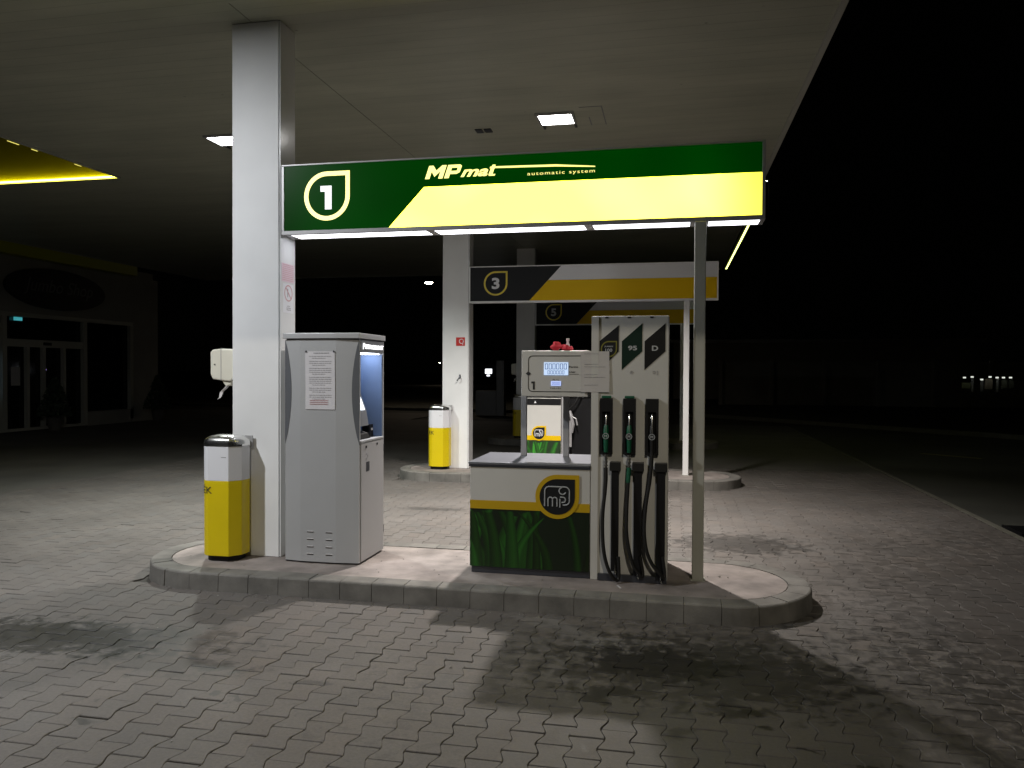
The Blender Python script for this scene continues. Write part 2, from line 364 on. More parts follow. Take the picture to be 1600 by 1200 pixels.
def build_pavers():
    hw, hn = .0825, .0575
    prof = [(hw, .1), (hw, .086), (.0805, .077), (.0700, .05), (.0595, .023), (hn, .014), (hn, -.014), (.0595, -.023), (.0700, -.05), (.0805, -.077), (hw, -.086), (hw, -.1)]
    prof = prof + [(-x, y) for x, y in prof[::-1]]
    P = np.array(prof); n = len(P)
    pitch = .140; V = []; F = []; Cc = []
    nx = int((FX1 - FX0) / pitch); ny = int((FY1 - FY0) / .2)
    isl = [(5.40, 6.75), (11.48, 12.83)]
    base = np.array([.122, .111, .103])
    k = 0
    for i in range(nx):
        for j in range(ny):
            cx = FX0 + .08 + i * pitch; cyy = FY0 + .1 + j * .2 + (.1 if i % 2 else 0)
            if any(a + .12 < cyy < b - .12 and -4.2 < cx < .85 for a, b in isl): continue
            near = cyy < 8.2
            j1, j2 = rng.normal(0, .0007, 2) if near else (0, 0)
            a = rng.normal(0, .006); ca, sa = math.cos(a), math.sin(a)
            g = np.array([.0013, .0027])
            lo = P - np.sign(P) * g; hi = P - np.sign(P) * (g + .0035)
            def tr(Q): return np.stack([Q[:, 0] * ca - Q[:, 1] * sa + cx + j1, Q[:, 0] * sa + Q[:, 1] * ca + cyy + j2], 1)
            lo, hi = tr(lo), tr(hi)
            dz = rng.normal(0, .0012); tx, ty = rng.normal(0, .006, 2)
            zt = dz + (hi[:, 0] - cx) * tx + (hi[:, 1] - cyy) * ty
            b0 = k * 3 * n
            V += [(x, y, -.03) for x, y in lo.tolist()]
            V += [(x, y, z - .0035) for (x, y), z in zip(lo.tolist(), zt.tolist())]
            V += [(x, y, z) for (x, y), z in zip(hi.tolist(), zt.tolist())]
            F.append(tuple(range(b0 + 3 * n - 1, b0 + 2 * n - 1, -1)))
            for q in range(n):
                r = (q + 1) % n
                F.append((b0 + q, b0 + r, b0 + n + r, b0 + n + q)); F.append((b0 + n + q, b0 + n + r, b0 + 2 * n + r, b0 + 2 * n + q))
            t = base * (1 + rng.normal(0, .035)) * (1 + np.array([.02, 0, -.015]) * rng.normal(0, .6))
            Cc.append(t); k += 1
    me = bpy.data.meshes.new('paving_blocks'); me.from_pydata(V, [], F)
    at = me.color_attributes.new('tone', 'FLOAT_COLOR', 'POINT')
    arr = np.ones((len(V), 4), np.float32); arr[:, :3] = np.repeat(np.array(Cc), 3 * n, 0)
    at.data.foreach_set('color', arr.ravel())
    bm = bmesh.new(); bm.from_mesh(me); bmesh.ops.recalc_face_normals(bm, faces=bm.faces); bm.to_mesh(me); bm.free()
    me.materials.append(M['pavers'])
    o = bpy.data.objects.new('paving', me); COL.objects.link(o)
    tag(o, 'grey interlocking concrete paving blocks with oil stains and painted shade', 'paving', kind='structure')
build_pavers()
tag(MB().box(3.5, 3.56, -2, 26, -.034, .004).build('gutter_strip', 'edging', ), 'pale concrete strip along the edge of the forecourt', 'edging', kind='structure')
box_g = empty('drain_grate', (3.76, 9.45, 0), 'dark iron drain grate beside the pale edging strip', 'drain grate')
g = MB()
for i in range(9): g.box(3.64, 3.88, 9.2 + i * .055, 9.23 + i * .055, -.03, .0)
g.box(3.63, 3.645, 9.18, 9.7, -.03, .002); g.box(3.875, 3.89, 9.18, 9.7, -.03, .002)
g.build('grille', 'black', box_g)
# the road beyond, its kerb and its markings
rd = MB().prism([(-30, 34.6), (1.17, 31.0), (9, 22.7), (30, 6), (60, -16), (70, -4), (40, 20), (14, 34), (3, 40.5), (-30, 46)], 'z', -.034, -.028)
tag(rd.build('road', 'asphalt'), 'dark road passing behind the station', 'road', kind='structure')
kb = MB().prism([(-30, 34.4), (1.17, 30.8), (9, 22.5), (30, 5.8), (30, 6.05), (9, 22.8), (1.17, 31.1), (-30, 34.7)], 'z', -.034, .09)
tag(kb.build('road_kerb', 'edging'), 'low pale kerb along the dark road', 'kerb', kind='structure')
ml = MB()
for (x, y) in [(5.2, 18.2), (6.6, 16.8), (1.5, 21.5)]:
    ml.prism([(x, y), (x + .9, y - .8), (x + 1.0, y - .7), (x + .1, y + .1)], 'z', -.034, -.031)
tag(ml.build('road_marking', 'roadline'), 'faint yellow dashes painted on the dark ground', 'road marking', kind='structure')

# ------------------------------------------------------------------ pump islands
def island(dy, label):
    X0, X1, Y0, Y1 = -4.33, 1.0, 5.40, 6.75
    r = (Y1 - Y0) / 2; cy0 = (Y0 + Y1) / 2 + dy
    root = empty('pump_island', (-1.66, cy0, 0), label, 'traffic island', 'pump islands')
    per = [];  L = (X1 - r) - (X0 + r)
    def pt(s, rr):      # s runs along the perimeter of the outer edge
        a = math.pi * r
        s %= (2 * L + 2 * a)
        if s < L: return (X0 + r + s, cy0 - rr)
        s -= L
        if s < a: t = -math.pi / 2 + s / r; return (X1 - r + rr * math.cos(t), cy0 + rr * math.sin(t))
        s -= a
        if s < L: return (X1 - r - s, cy0 + rr)
        s -= L; t = math.pi / 2 + s / r; return (X0 + r + rr * math.cos(t), cy0 + rr * math.sin(t))
    T = 2 * L + 2 * math.pi * r; n = round(T / .25); st = T / n; kw = .155
    mb = MB(); R = random.Random(3 + int(dy))
    for i in range(n):
        s0 = i * st + .0022; s1 = (i + 1) * st - .0022; q = 5; dz = R.gauss(0, .0012); do = R.gauss(0, .0018)
        V = []; c = .006
        for j in range(q):
            s = s0 + (s1 - s0) * j / (q - 1)
            for rr, z in [(r + .012 + do, -.03), (r + .004 + do, K - .014 + dz), (r + .001 + do - .002, K - .006 + dz), (r - .011 + do, K + dz), (r - kw, K + dz), (r - kw, -.03)]:
                V.append((*pt(s, rr), z))
        m = 6
        F = [(j * m + k, (j + 1) * m + k, (j + 1) * m + (k + 1) % m, j * m + (k + 1) % m) for j in range(q - 1) for k in range(m)]
        F += [tuple(range(m)), tuple(range((q - 1) * m + m - 1, (q - 1) * m - 1, -1))]
        mb.add(V, F)
    mb.build('kerb', 'kerb', root)
    out = [pt(T * i / 96, r - kw - .008) for i in range(96)]
    MB().prism(out, 'z', -.03, K - .003).build('slab', 'slab', root)
    mo = MB(); po = [pt(T * i / 96, r - .0075) for i in range(96)]
    MB().prism(po, 'z', -.03, K - .016).build('mortar_bed', 'mortar', root)
    return root
island(0, 'long rounded concrete island in front, carrying the grey kiosk and the nearest pump')
island(6.08, 'rounded concrete island under the sign with the number 3')
island(12.16, 'dark rounded concrete island under the sign with the number 5')

# ------------------------------------------------------------------ canopy
cn = empty('canopy', (-3.4, 12, 0), 'large flat canopy with a pale metal soffit over all the pump lanes', 'canopy')
YB, YF, XL, XE, XR, YN = 22.8, 1.3, -8.23, -14.8, 1.31, 10.4
sf = MB(); sf.box(XL, XR, YF, YN, ZC, ZC + .03); sf.box(XE, XR, YN, YB, ZC, ZC + .03); sf.build('soffit', 'soffit', cn)
ed = MB()
ed.box(XR - .055, XR, YF, YB, ZC - .022, ZC - .002)      # lip along the right edge
ed.box(XL, XL + .05, YF, YN - .001, ZC - .02, ZC - .002); ed.box(XE, XL, YN, YN + .05, ZC - .02, ZC - .002)
ed.box(XE, XE + .05, YN + .052, YB, ZC - .02, ZC - .002); ed.box(XE + .052, XR - .057, YB - .05, YB, ZC - .02, ZC - .002)
ed.build('edge_trim', 'post', cn)
fs = MB(); t = .06; top = ZC + .86
fs.box(XR - t, XR - .004, YF, YB, ZC + .032, top); fs.box(XE, XR - t, YB - t, YB - .004, ZC + .032, top); fs.box(XL, XR - t, YF, YF + t, ZC + .032, top)
fs.box(XL + .003, XL + t, YF + t, YN, ZC + .032, top); fs.box(XE, XL, YN + .003, YN + t, ZC + .032, top); fs.box(XE + .003, XE + t, YN + t, YB - t, ZC + .032, top)
fs.build('fascia', 'fascia', cn)
box('roof', 'frame', cn, XL + .05, XR - .05, YF + .05, YB - .05, top - .12, top - .08)
l1 = MB(); l1.box(XE + .0, XL - .03, YN - .032, YN - .008, ZC - .006, ZC + .014); l1.build('led_strip', 'led', cn)
for a, b in [(8.42, 8.60), (8.80, 8.90), (9.55, 9.68), (10.26, 10.37)]: MB().box(XL - .030, XL - .022, a, b, ZC - .027, ZC - .021).build('led_strip', 'leddim', cn)
MB().box(XR + .085, XR + .135, 14.2, 22.75, ZC - .012, ZC + .018).build('led_strip', 'ledfar', cn)
l3 = MB().box(XR + .06, XR + .085, 14.2, 22.75, ZC - .03, ZC + .03).build('led_rail', 'frame', cn)
sm = MB()
for (a, b) in [(5.653, 5.99), (6.27, 12.0), (12.4, 22)]: sm.box(-3.474, -3.466, a, b, ZC - .003, ZC - .0005)
sm.box(-3.474, -3.466, 1.5, 5.2, ZC - .003, ZC - .0005)
sm.build('seam', 'seam', cn)

def column(dy, label, w=.43, h=ZC - .001):
    c = empty('canopy_column', (-3.435, 6.125 + dy, K), label, 'column', 'white square columns holding up the canopy')
    X0, X1, Y0, Y1 = -3.65, -3.22, 6.0, 6.262
    b = MB().box(X0 + .003, X1 - .003, Y0 + dy + .003, Y1 + dy - .003, K - .004, h); b.build('core', 'steeld', c)
    f = MB()
    f.box(X0, X1 - .006, Y0 + dy - .004, Y0 + dy + .010, K, h - .004)           # front cladding
    MB().box(X1 - .004, X1 + .008, Y0 + dy + .004, Y1 + dy - .002, K, h - .004).build('side_cladding', 'gloss', c, bevel=.003)
    f.box(X0 - .006, X0 + .002, Y0 + dy + .012, Y1 + dy - .002, K, h - .004); f.box(X0, X1 - .006, Y1 + dy - .001, Y1 + dy + .008, K, h - .004)
    f.build('cladding', 'white', c, bevel=.003)
    s = MB()
    for x in (X0 + .05, X0 + .21, X1 - .06): s.lathe([(.001, 0), (.008, 0), (.008, .006), (.001, .006)], 0, 0, 8)
    return c
c1 = column(0, 'white square column nearest the camera, beside the grey kiosk')
c2 = column(6.14, 'white square column between the first two lanes, with the red fire sign')
c3 = column(12.2, 'dim white square column farthest away, beside the sign with the number 5')

# ------------------------------------------------------------------ lane signs
def lane_sign(dy, dz, digit, lit, label):
    X0, X1, Y0, Y1, Z0, Z1 = -3.20, .65, 6.0 + dy, 6.232 + dy, 2.822 + dz, 3.402 + dz
    s = empty('lane_sign', (-1.27, 6.1 + dy, Z0), label, 'sign', 'lane number signs on white columns')
    h = MB(); h.box(X0, X1, Y0 + .012, Y1, Z0 + .012, Z1)
    h.build('housing', 'frame' if lit else 'white', s)
    fw = .024 if lit else .022; fr = MB()
    fr.box(X0, X1, Y0 - .006, Y0 + .011, Z0, Z0 + fw + .008); fr.box(X0, X1, Y0 - .006, Y0 + .011, Z1 - .014, Z1)
    fr.box(X0, X0 + fw, Y0 - .006, Y0 + .011, Z0 + fw + .009, Z1 - .015); fr.box(X1 - fw, X1, Y0 - .006, Y0 + .011, Z0 + fw + .009, Z1 - .015)
    fr.build('frame', 'frame' if lit else 'white', s, bevel=.002)
    x0, x1, z0, z1 = X0 + fw, X1 - fw, Z0 + fw + .009, Z1 - .015
    yp = Y0 + .002
    zt = 3.169 + dz; k = (2.263 - 1.966) / (zt - z0)
    if lit:
        MB().prism([(x0, z0), (-2.263, z0), (-1.966, zt), (x1, zt), (x1, z1), (x0, z1)], 'y', yp, yp + .009).build('dark_panel', 'lit_green', s)
        MB().prism([(-2.263 + .003, z0), (x1, z0), (x1, zt - .002), (-1.966 + .002, zt - .002)], 'y', yp, yp + .009).build('yellow_panel', 'lit_yellow', s)
    else:
        xt = -2.225 + k * (z1 - z0)
        MB().prism([(x0, z0), (-2.225, z0), (xt, z1), (x0, z1)], 'y', yp, yp + .009).build('dark_panel', 'dark', s)
        MB().prism([(-2.222, z0), (x1, z0), (x1, zt - .002), (-2.222 + k * (zt - z0), zt - .002)], 'y', yp, yp + .009).build('yellow_panel', 'amber', s)
        MB().prism([(-2.222 + k * (zt - z0), zt), (x1, zt), (x1, z1), (xt + .003, z1)], 'y', yp, yp + .009).build('white_panel', 'whiteink', s)
    cx, cz, r = (-2.797, 3.130 + dz, .200) if lit else (-2.765, 3.130 + dz, .192)
    MB().ring(drop(cx, cz, r), drop_in(cx, cz, r, .036 if lit else .027), 'y', yp - .004, yp - .001).build('drop_emblem', 'logo' if lit else 'yellow', s)
    nb = MB()
    if digit == '1':
        x, z = cx - .004, cz - .005
        nb.prism([(x - .052, z + .088), (x + .045, z + .088), (x + .045, z - .104), (x - .012, z - .104), (x - .012, z + .042), (x - .052, z + .042)], 'y', yp - .004, yp - .001)
    else:
        text(nb, digit, cx - .062, cx + .062, cz - .09, cz + .09, yp - .003, offset=.035)
    nb.build('number', 'digit' if lit else ('whiteink' if digit == '3' else 'greyink'), s)
    if lit:
        lt = MB(); y = yp - .003
        
        def it(P, x, w_, z=3.229, h=.104):      # italic block letters in a unit cell
            return [(x + a * w_ + b * h * .34, z + b * h) for a, b in P]
        for q in ([(0, 0), (.25, 0), (.25, 1), (0, 1)], [(.75, 0), (1, 0), (1, 1), (.75, 1)], [(.25, 1), (.25, .55), (.5, .15), (.5, .62)], [(.5, .62), (.5, .15), (.75, .55), (.75, 1)]):
            lt.prism(it(q, -1.955, .145), 'y', y - .001, y)
        for q in ([(0, 0), (.33, 0), (.33, 1), (0, 1)], [(.33, .77), (.80, .77), (1.0, .90), (.85, 1), (.33, 1)], [(.33, .30), (.80, .30), (1.0, .42), (.75, .54), (.33, .54)], [(.75, .54), (1.0, .42), (1.0, .90), (.75, .77)]):
            lt.prism(it(q, -1.797, .115), 'y', y - .001, y)
        text(lt, 'ma', -1.662, -1.436, 3.232, 3.291, y, offset=.030, shear=.38)
        lt.prism([(-1.432, 3.232), (-1.385, 3.232), (-1.378, 3.244), (-1.402, 3.246), (-1.376, 3.318), (-1.402, 3.318), (-1.434, 3.244)], 'y', y - .001, y)
        lt.prism([(-1.425, 3.290), (-1.36, 3.290), (-1.355, 3.303), (-1.420, 3.303)], 'y', y - .0022, y - .0012)
        lt.prism([(-1.362, 3.304), (-1.366, 3.290), (-.900, 3.280), (-.597, 3.262), (-.597, 3.270), (-.90, 3.296)], 'y', y - .001, y)
        lt.build('lettering', 'logo', s)
        l2 = MB(); text(l2, 'automatic system', -1.124, -.600, 3.213, 3.246, y, offset=-.004, shear=.0, spacing=1.2)
        l2.build('lettering', 'logo', s)
        for a, b in [(-3.13, -1.955), (-1.885, -.685), (-.615, .112), (.252, .615)]:
            MB().box(a, b, Y0 + .030, Y1 - .022, Z0 + .002, Z0 + .011).build('light_box', 'tube', s)
        un = MB(); un.box(X0, X1, Y0 + .012, Y0 + .028, Z0, Z0 + .0115); un.box(X0, X1, Y1 - .02, Y1, Z0, Z0 + .0115)
        for a, b in [(X0, -3.132), (-1.953, -1.887), (-.683, -.617), (.114, .250), (.617, X1)]: un.box(a, b, Y0 + .0285, Y1 - .0205, Z0, Z0 + .0115)
        un.build('light_frame', 'frame', s)
    p = MB(); p.box(.147, .231, 5.985 + dy, 6.075 + dy, K + .004, Z0 - .001)
    p.build('post', 'post' if lit else 'white', s, bevel=.006)
    MB().box(.135, .243, 5.975 + dy, 6.085 + dy, K, K + .006).build('base_plate', 'post', s)
    return s
lane_sign(0, 0, '1', True, 'lit green and yellow sign box with the number 1, nearest the camera')
lane_sign(6.08, -.045, '3', False, 'unlit black, white and amber sign box with the number 3')
lane_sign(12.2, -.045, '5', False, 'dark sign box with the number 5 seen above the nearest pump')

# ------------------------------------------------------------------ canopy lights
def canopy_light(x0, x1, y0, y1, mat, label, watts, tint, spread):
    c = empty('canopy_light', ((x0 + x1) / 2, (y0 + y1) / 2, ZC), label, 'light', 'square floodlights let into the canopy')
    f = MB()
    w_ = .03; z0, z1 = ZC - .028, ZC - .001
    f.box(x0 - w_, x1 + w_, y0 - w_, y0, z0, z1); f.box(x0 - w_, x1 + w_, y1, y1 + w_, z0, z1)
    f.box(x0 - w_, x0, y0, y1, z0, z1); f.box(x1, x1 + w_, y0, y1, z0, z1)
    f.build('frame', 'frame', c)
    me = MB().add([(x0, y0, z0 + .006), (x1, y0, z0 + .006), (x1, y1, z0 + .006), (x0, y1, z0 + .006)], [(0, 3, 2, 1)])
    o = me.build('diffuser', mat, c)
    # make the one-sided panel look downwards
    if o.data.polygons[0].normal.z > 0: o.data.flip_normals()
    la = bpy.data.lights.new('lamp_beam', 'AREA'); la.shape = 'RECTANGLE'; la.size = .15; la.size_y = .13
    la.energy = watts; la.color = tint; la.spread = math.radians(spread)
    lo = bpy.data.objects.new('lamp_beam', la); COL.objects.link(lo); lo.parent = c; lo.location = (0, 0, -.032)
    for x in (x0 - .01, x1 - .01): MB().box(x, x + .025, y1 + w_ + .002, y1 + w_ + .16, ZC - .02, ZC - .001).build('bracket', 'steeld', c)
    return c
canopy_light(-1.52, -1.15, 8.74, 9.07, 'lamp', 'bright square floodlight in the soffit above the number 1 sign', LAMP, (1, .92, .85), 122)
canopy_light(-5.70, -5.33, 8.78, 9.12, 'lampside', 'bright square floodlight half hidden behind the left white column', LAMP_SIDE, (.95, 1, .93), 130)
canopy_light(-5.30, -4.93, 3.0, 3.33, 'lampside', 'bright square floodlight over the drive lane left of the kiosk', LAMP_SIDE * 1.3, (.95, .97, 1), 180)
v = empty('ceiling_vent', (-2.27, 9.2, ZC), 'two small dark sockets in the soffit left of the bright floodlight', 'socket')
for a in (-2.36, -2.25): MB().box(a, a + .085, 9.15, 9.28, ZC - .012, ZC - .001).build('socket', 'steeld', v)
v = MB()
for (a, b, c, d) in [(-1.04, -.80, 8.60, 8.612), (-.80, -.788, 8.60, 9.25), (-.97, -.958, 8.95, 9.25)]: v.box(a, b, c, d, ZC - .004, ZC - .001)
tag(v.build('patched_outline', 'kioskd'), 'thin dark outline of an old fixture right of the bright floodlight', 'ceiling mark')

# ------------------------------------------------------------------ payment kiosk
def kiosk():
    k = empty('payment_kiosk', (-2.79, 6.15, K), 'tall grey payment kiosk with a lit recess, beside the nearest white column', 'kiosk')
    X0, X1, Y0, Y1, ZT = -3.108, -2.466, 5.870, 6.430, 1.948
    # side facing the camera, folded along two lines
    side = [(X0, 5.888), (-2.963, 5.866), (-2.656, 5.866), (X1, 5.890), (X1, 5.915), (X0, 5.915)]
    MB().prism(side, 'z', K + .012, ZT).build('side_panel', 'kiosk', k)
    MB().box(X0, X0 + .02, 5.917, Y1, K + .012, ZT).build('back_panel', 'kiosk', k)
    MB().box(X0 + .021, X1, Y1 - .02, Y1, K + .012, ZT).build('side_panel', 'kiosk', k)
    MB().box(X0 + .022, X1 - .012, 5.917, Y1 - .022, K + .012, 1.128).build('inner_case', 'kioskd', k)
    MB().box(X0 - .004, X1 - .02, 5.90, Y1 - .01, K, K + .011).build('plinth', 'steeld', k)
    # dark curved insets at both edges of the side
    for sgn, xe in ((1, X0 - .001), (-1, X1 + .001)):
        pts = []
        for i in range(21):
            t = i / 20; z = 1.120 + (ZT - .012 - 1.120) * t
            wd = .004 + .052 * math.sin(math.pi * (t * .5 + .5) if t > .5 else math.pi * t) if False else .004 + .056 * math.sin(math.pi * min(1, max(0, t))) ** .8
            pts.append((xe + sgn * wd, z))
        pts = [(xe, 1.100)] + pts + [(xe, ZT - .008)]
        def yy(x):
            return 5.888 - (x - X0) * (.022 / .145) if sgn == 1 else 5.890 - (X1 - x) * (.024 / .19)
        n = len(pts); V = [(p[0], yy(p[0]) - .003, p[1]) for p in pts] + [(p[0], yy(p[0]) + .006, p[1]) for p in pts]
        F = [tuple(range(n)), tuple(range(2 * n - 1, n - 1, -1))] + [(i, i + n, (i + 1) % n + n, (i + 1) % n) for i in range(n)]
        MB().add(V, F).build('curved_inset', 'inset', k)
    for r in range(4):
        z = .392 - r * .0605
        for a in (-2.905, -2.742):
            vt = MB().box(a, a + .055, 5.8625, 5.8665, z - .007, z - .001).build('vent_slot', 'black', k)
            MB().box(a, a + .055, 5.861, 5.8665, z - .0005, z + .003).build('vent_lip', 'paper', vt)
    rf = MB().prism([(X0 - .012, 5.866), (-2.963, 5.846), (-2.656, 5.846), (X1 + .012, 5.860), (X1 + .012, Y1 + .01), (X0 - .012, Y1 + .01)], 'z', ZT + .008, 2.000)
    rf.build('roof', 'kiosk', k, bevel=.004)
    MB().box(X0 + .01, X1 - .004, 5.892, Y1 - .004, ZT, ZT + .0075).build('roof_gap', 'black', k)
    # the front with its recess looks to the right, towards the pump
    d = MB(); d.box(X1 - .011, X1 + .006, 5.917, Y1 - .021, K + .014, 1.112); d.build('door', 'kiosklow', k, bevel=.002)
    l = MB(); l.box(X1 - .06, X1 + .010, 5.905, Y1 - .021, 1.114, 1.132); l.build('ledge', 'kiosk', k, bevel=.003)
    h = MB(); h.box(X1 - .30, X1 + .004, 5.917, Y1 - .021, 1.845, ZT - .001); hd = h.build('header', 'kioskd', k)
    tx = MB(); text(tx, 'P', 5.950, 5.992, 1.872, 1.922, X1 + .008, plane='x', offset=.03, shear=.15)
    text(tx, 'ETROLMAT', 6.002, 6.400, 1.876, 1.912, X1 + .008, plane='x', offset=.035, shear=.1); tx.build('lettering', 'whitelet', k)
    MB().box(X1 - .20, X1 - .015, 5.94, 6.36, 1.836, 1.843).build('recess_light', 'kiosklight', k)
    rc = MB(); rc.box(X1 - .33, X1 - .305, 5.917, Y1 - .022, 1.133, 1.844)          # back wall of the recess
    rc.box(X1 - .304, X1 - .004, Y1 - .040, Y1 - .0215, 1.133, 1.835); rc.box(X1 - .304, X1 - .004, 5.9165, 5.925, 1.133, 1.835)
    rc.build('recess_lining', 'kioskin', k)
    sc = MB().prism([(X1 - .30, 1.24), (X1 - .045, 1.24), (X1 - .065, 1.36), (X1 - .20, 1.74), (X1 - .30, 1.76)], 'y', 5.94, 6.20); sc.build('screen_housing', 'kioskd', k)
    s2 = MB().add([(X1 - .066, 5.97, 1.37), (X1 - .066, 6.17, 1.37), (X1 - .150, 6.17, 1.605), (X1 - .150, 5.97, 1.605)], [(0, 1, 2, 3)]); s2.build('screen', 'screen', k)
    kp = MB().prism([(X1 - .17, 1.134), (X1 - .03, 1.134), (X1 - .05, 1.175), (X1 - .17, 1.215)], 'y', 6.0, 6.20); kp.build('keypad', 'black', k, bevel=.002)
    cr = MB(); cr.box(X1 - .13, X1 - .06, 6.26, 6.34, 1.134, 1.24); cr.build('card_slot', 'black', k, bevel=.004)
    cl = MB(); cl.box(X1 - .058, X1 - .052, 6.285, 6.315, 1.19, 1.21); cl.build('card_light', 'whiteink', k)
    for y, z in ((6.018, 1.075), (6.26, 1.080)): MB().tube([(X1 + .004, y, z), (X1 + .012, y, z)], .010, 12).build('door_lock', 'black', k)
    lb = MB(); lb.box(X1 + .0065, X1 + .008, 6.02, 6.09, .872, .950); lb.build('label_plate', 'steeld', k)
    l4 = MB()
    for (y, z, r) in [(6.03, 1.02, .012), (6.06, 1.00, .010), (6.03, .98, .010)]: l4.tube([(X1 + .0065, y, z), (X1 + .008, y, z)], r, 8)
    l4.build('key_hole', 'inkgrey', k)
    for z in (.30, 1.00): MB().box(X1 + .001, X1 + .004, Y1 - .019, Y1 - .001, z, z + .06).build('hinge', 'steeld', k)
    return k
kiosk()
def notice(name, x0, x1, z0, z1, y, lines, label, mat='paper', ink='inkgrey', cat='notice', curl=0.0):
    n = empty(name, ((x0 + x1) / 2, y, z0), label, cat)
    V = []; F = []; q = 8
    for i in range(q + 1):
        t = i / q; z = z0 + (z1 - z0) * t
        for j in range(5):
            u = j / 4; x = x0 + (x1 - x0) * u
            V.append((x + .0015 * math.sin(t * 5), y - curl * (1 - t) ** 2 * (.4 + u), z))
    for i in range(q):
        for j in range(4): a = i * 5 + j; F.append((a, a + 1, a + 6, a + 5))
    o = MB().add(V, F).build('sheet', mat, n)
    sd = o.modifiers.new('thick', 'SOLIDIFY'); sd.thickness = .0012; sd.offset = -1 if False else 0
    R = random.Random(len(label)); mi = MB()
    for (z, a, b, h) in lines:
        x = x0 + (x1 - x0) * a; xe = x0 + (x1 - x0) * b; t = (z - z0) / (z1 - z0)
        yl = y - curl * (1 - t) ** 2 * 1.0 - .0035
        while x < xe:
            wd = R.uniform(.008, .03); e = min(x + wd, xe)
            mi.box(x, e, yl, yl + .0006, z, z + h); x = e + .004
    mi.build('print', ink, n)
    return n
kl = [(1.836, .28, .80, .006)]
z = 1.812
for grp in (2, 3, 4, 5, 3, 3):
    for i in range(grp):
        kl.append((z, .13 + (.1 if i == grp - 1 else 0), .88 - .2 * (i == grp - 1), .003)); z -= .0155
    z -= .010
nk = notice('kiosk_notice', -2.918, -2.662, 1.384, 1.852, 5.861, kl, 'printed white sheet stuck on the side of the grey kiosk', 'paperlam')
rn = MB()
for z in (1.455, 1.44, 1.425): rn.box(-2.88, -2.72, 5.8565, 5.857, z, z + .004)
rn.build('print', 'inkred', nk)
cb = MB()
for x in (-2.912, -2.672): cb.prism([(x - .008, 1.846), (x + .012, 1.846), (x + .002, 1.862)], 'y', 5.855, 5.858)
cb.build('clip', 'steeld', nk)

# ------------------------------------------------------------------ notices on the column
nc = empty('safety_notice', (-3.21, 6.13, 2.46), 'pinkish printed notice on the right face of the nearest column', 'notice')
MB().box(-3.2115, -3.2100, 6.020, 6.236, 2.445, 2.600).build('sheet', pr('pink_paper', (.70, .55, .62), .5), nc)
mi = MB(); R = random.Random(5)
for i in range(9):
    y = 6.035
    while y < 6.215:
        e = min(y + R.uniform(.01, .03), 6.22); mi.box(-3.2095, -3.2092, y, e, 2.586 - i * .016, 2.591 - i * .016); y = e + .005
mi.build('print', 'inkred', nc)
ns = empty('no_smoking_sign', (-3.21, 6.13, 2.2), 'round red no naked flame symbol on the right face of the nearest column', 'sign')
def circ(cx, cz, r, n=32): return [(cx + r * math.cos(2 * math.pi * i / n), cz + r * math.sin(2 * math.pi * i / n)) for i in range(n)]
MB().box(-3.2115, -3.2105, 6.045, 6.225, 2.185, 2.43).build('sheet', 'whiteink', ns)
rg = MB().ring(circ(6.135, 2.352, .070), circ(6.135, 2.352, .060), 'x', -3.2102, -3.2092)
rg.prism([(6.083, 2.396), (6.092, 2.404), (6.187, 2.310), (6.178, 2.302)], 'x', -3.2102, -3.2094); rg.build('ring', 'inkred', ns)
fl = MB().prism([(6.118, 2.318), (6.128, 2.318), (6.130, 2.385), (6.122, 2.392), (6.116, 2.380)], 'x', -3.2103, -3.2096); fl.build('flame', 'inkgrey', ns)
tl = MB()
text(tl, 'NYÍLT', 6.11, 6.165, 2.238, 2.248, -3.2100, plane='x'); text(tl, 'LÁNG', 6.10, 6.175, 2.222, 2.232, -3.2100, plane='x'); text(tl, 'TILOS', 6.10, 6.175, 2.206, 2.216, -3.2100, plane='x')
tl.build('lettering', 'ink', ns)

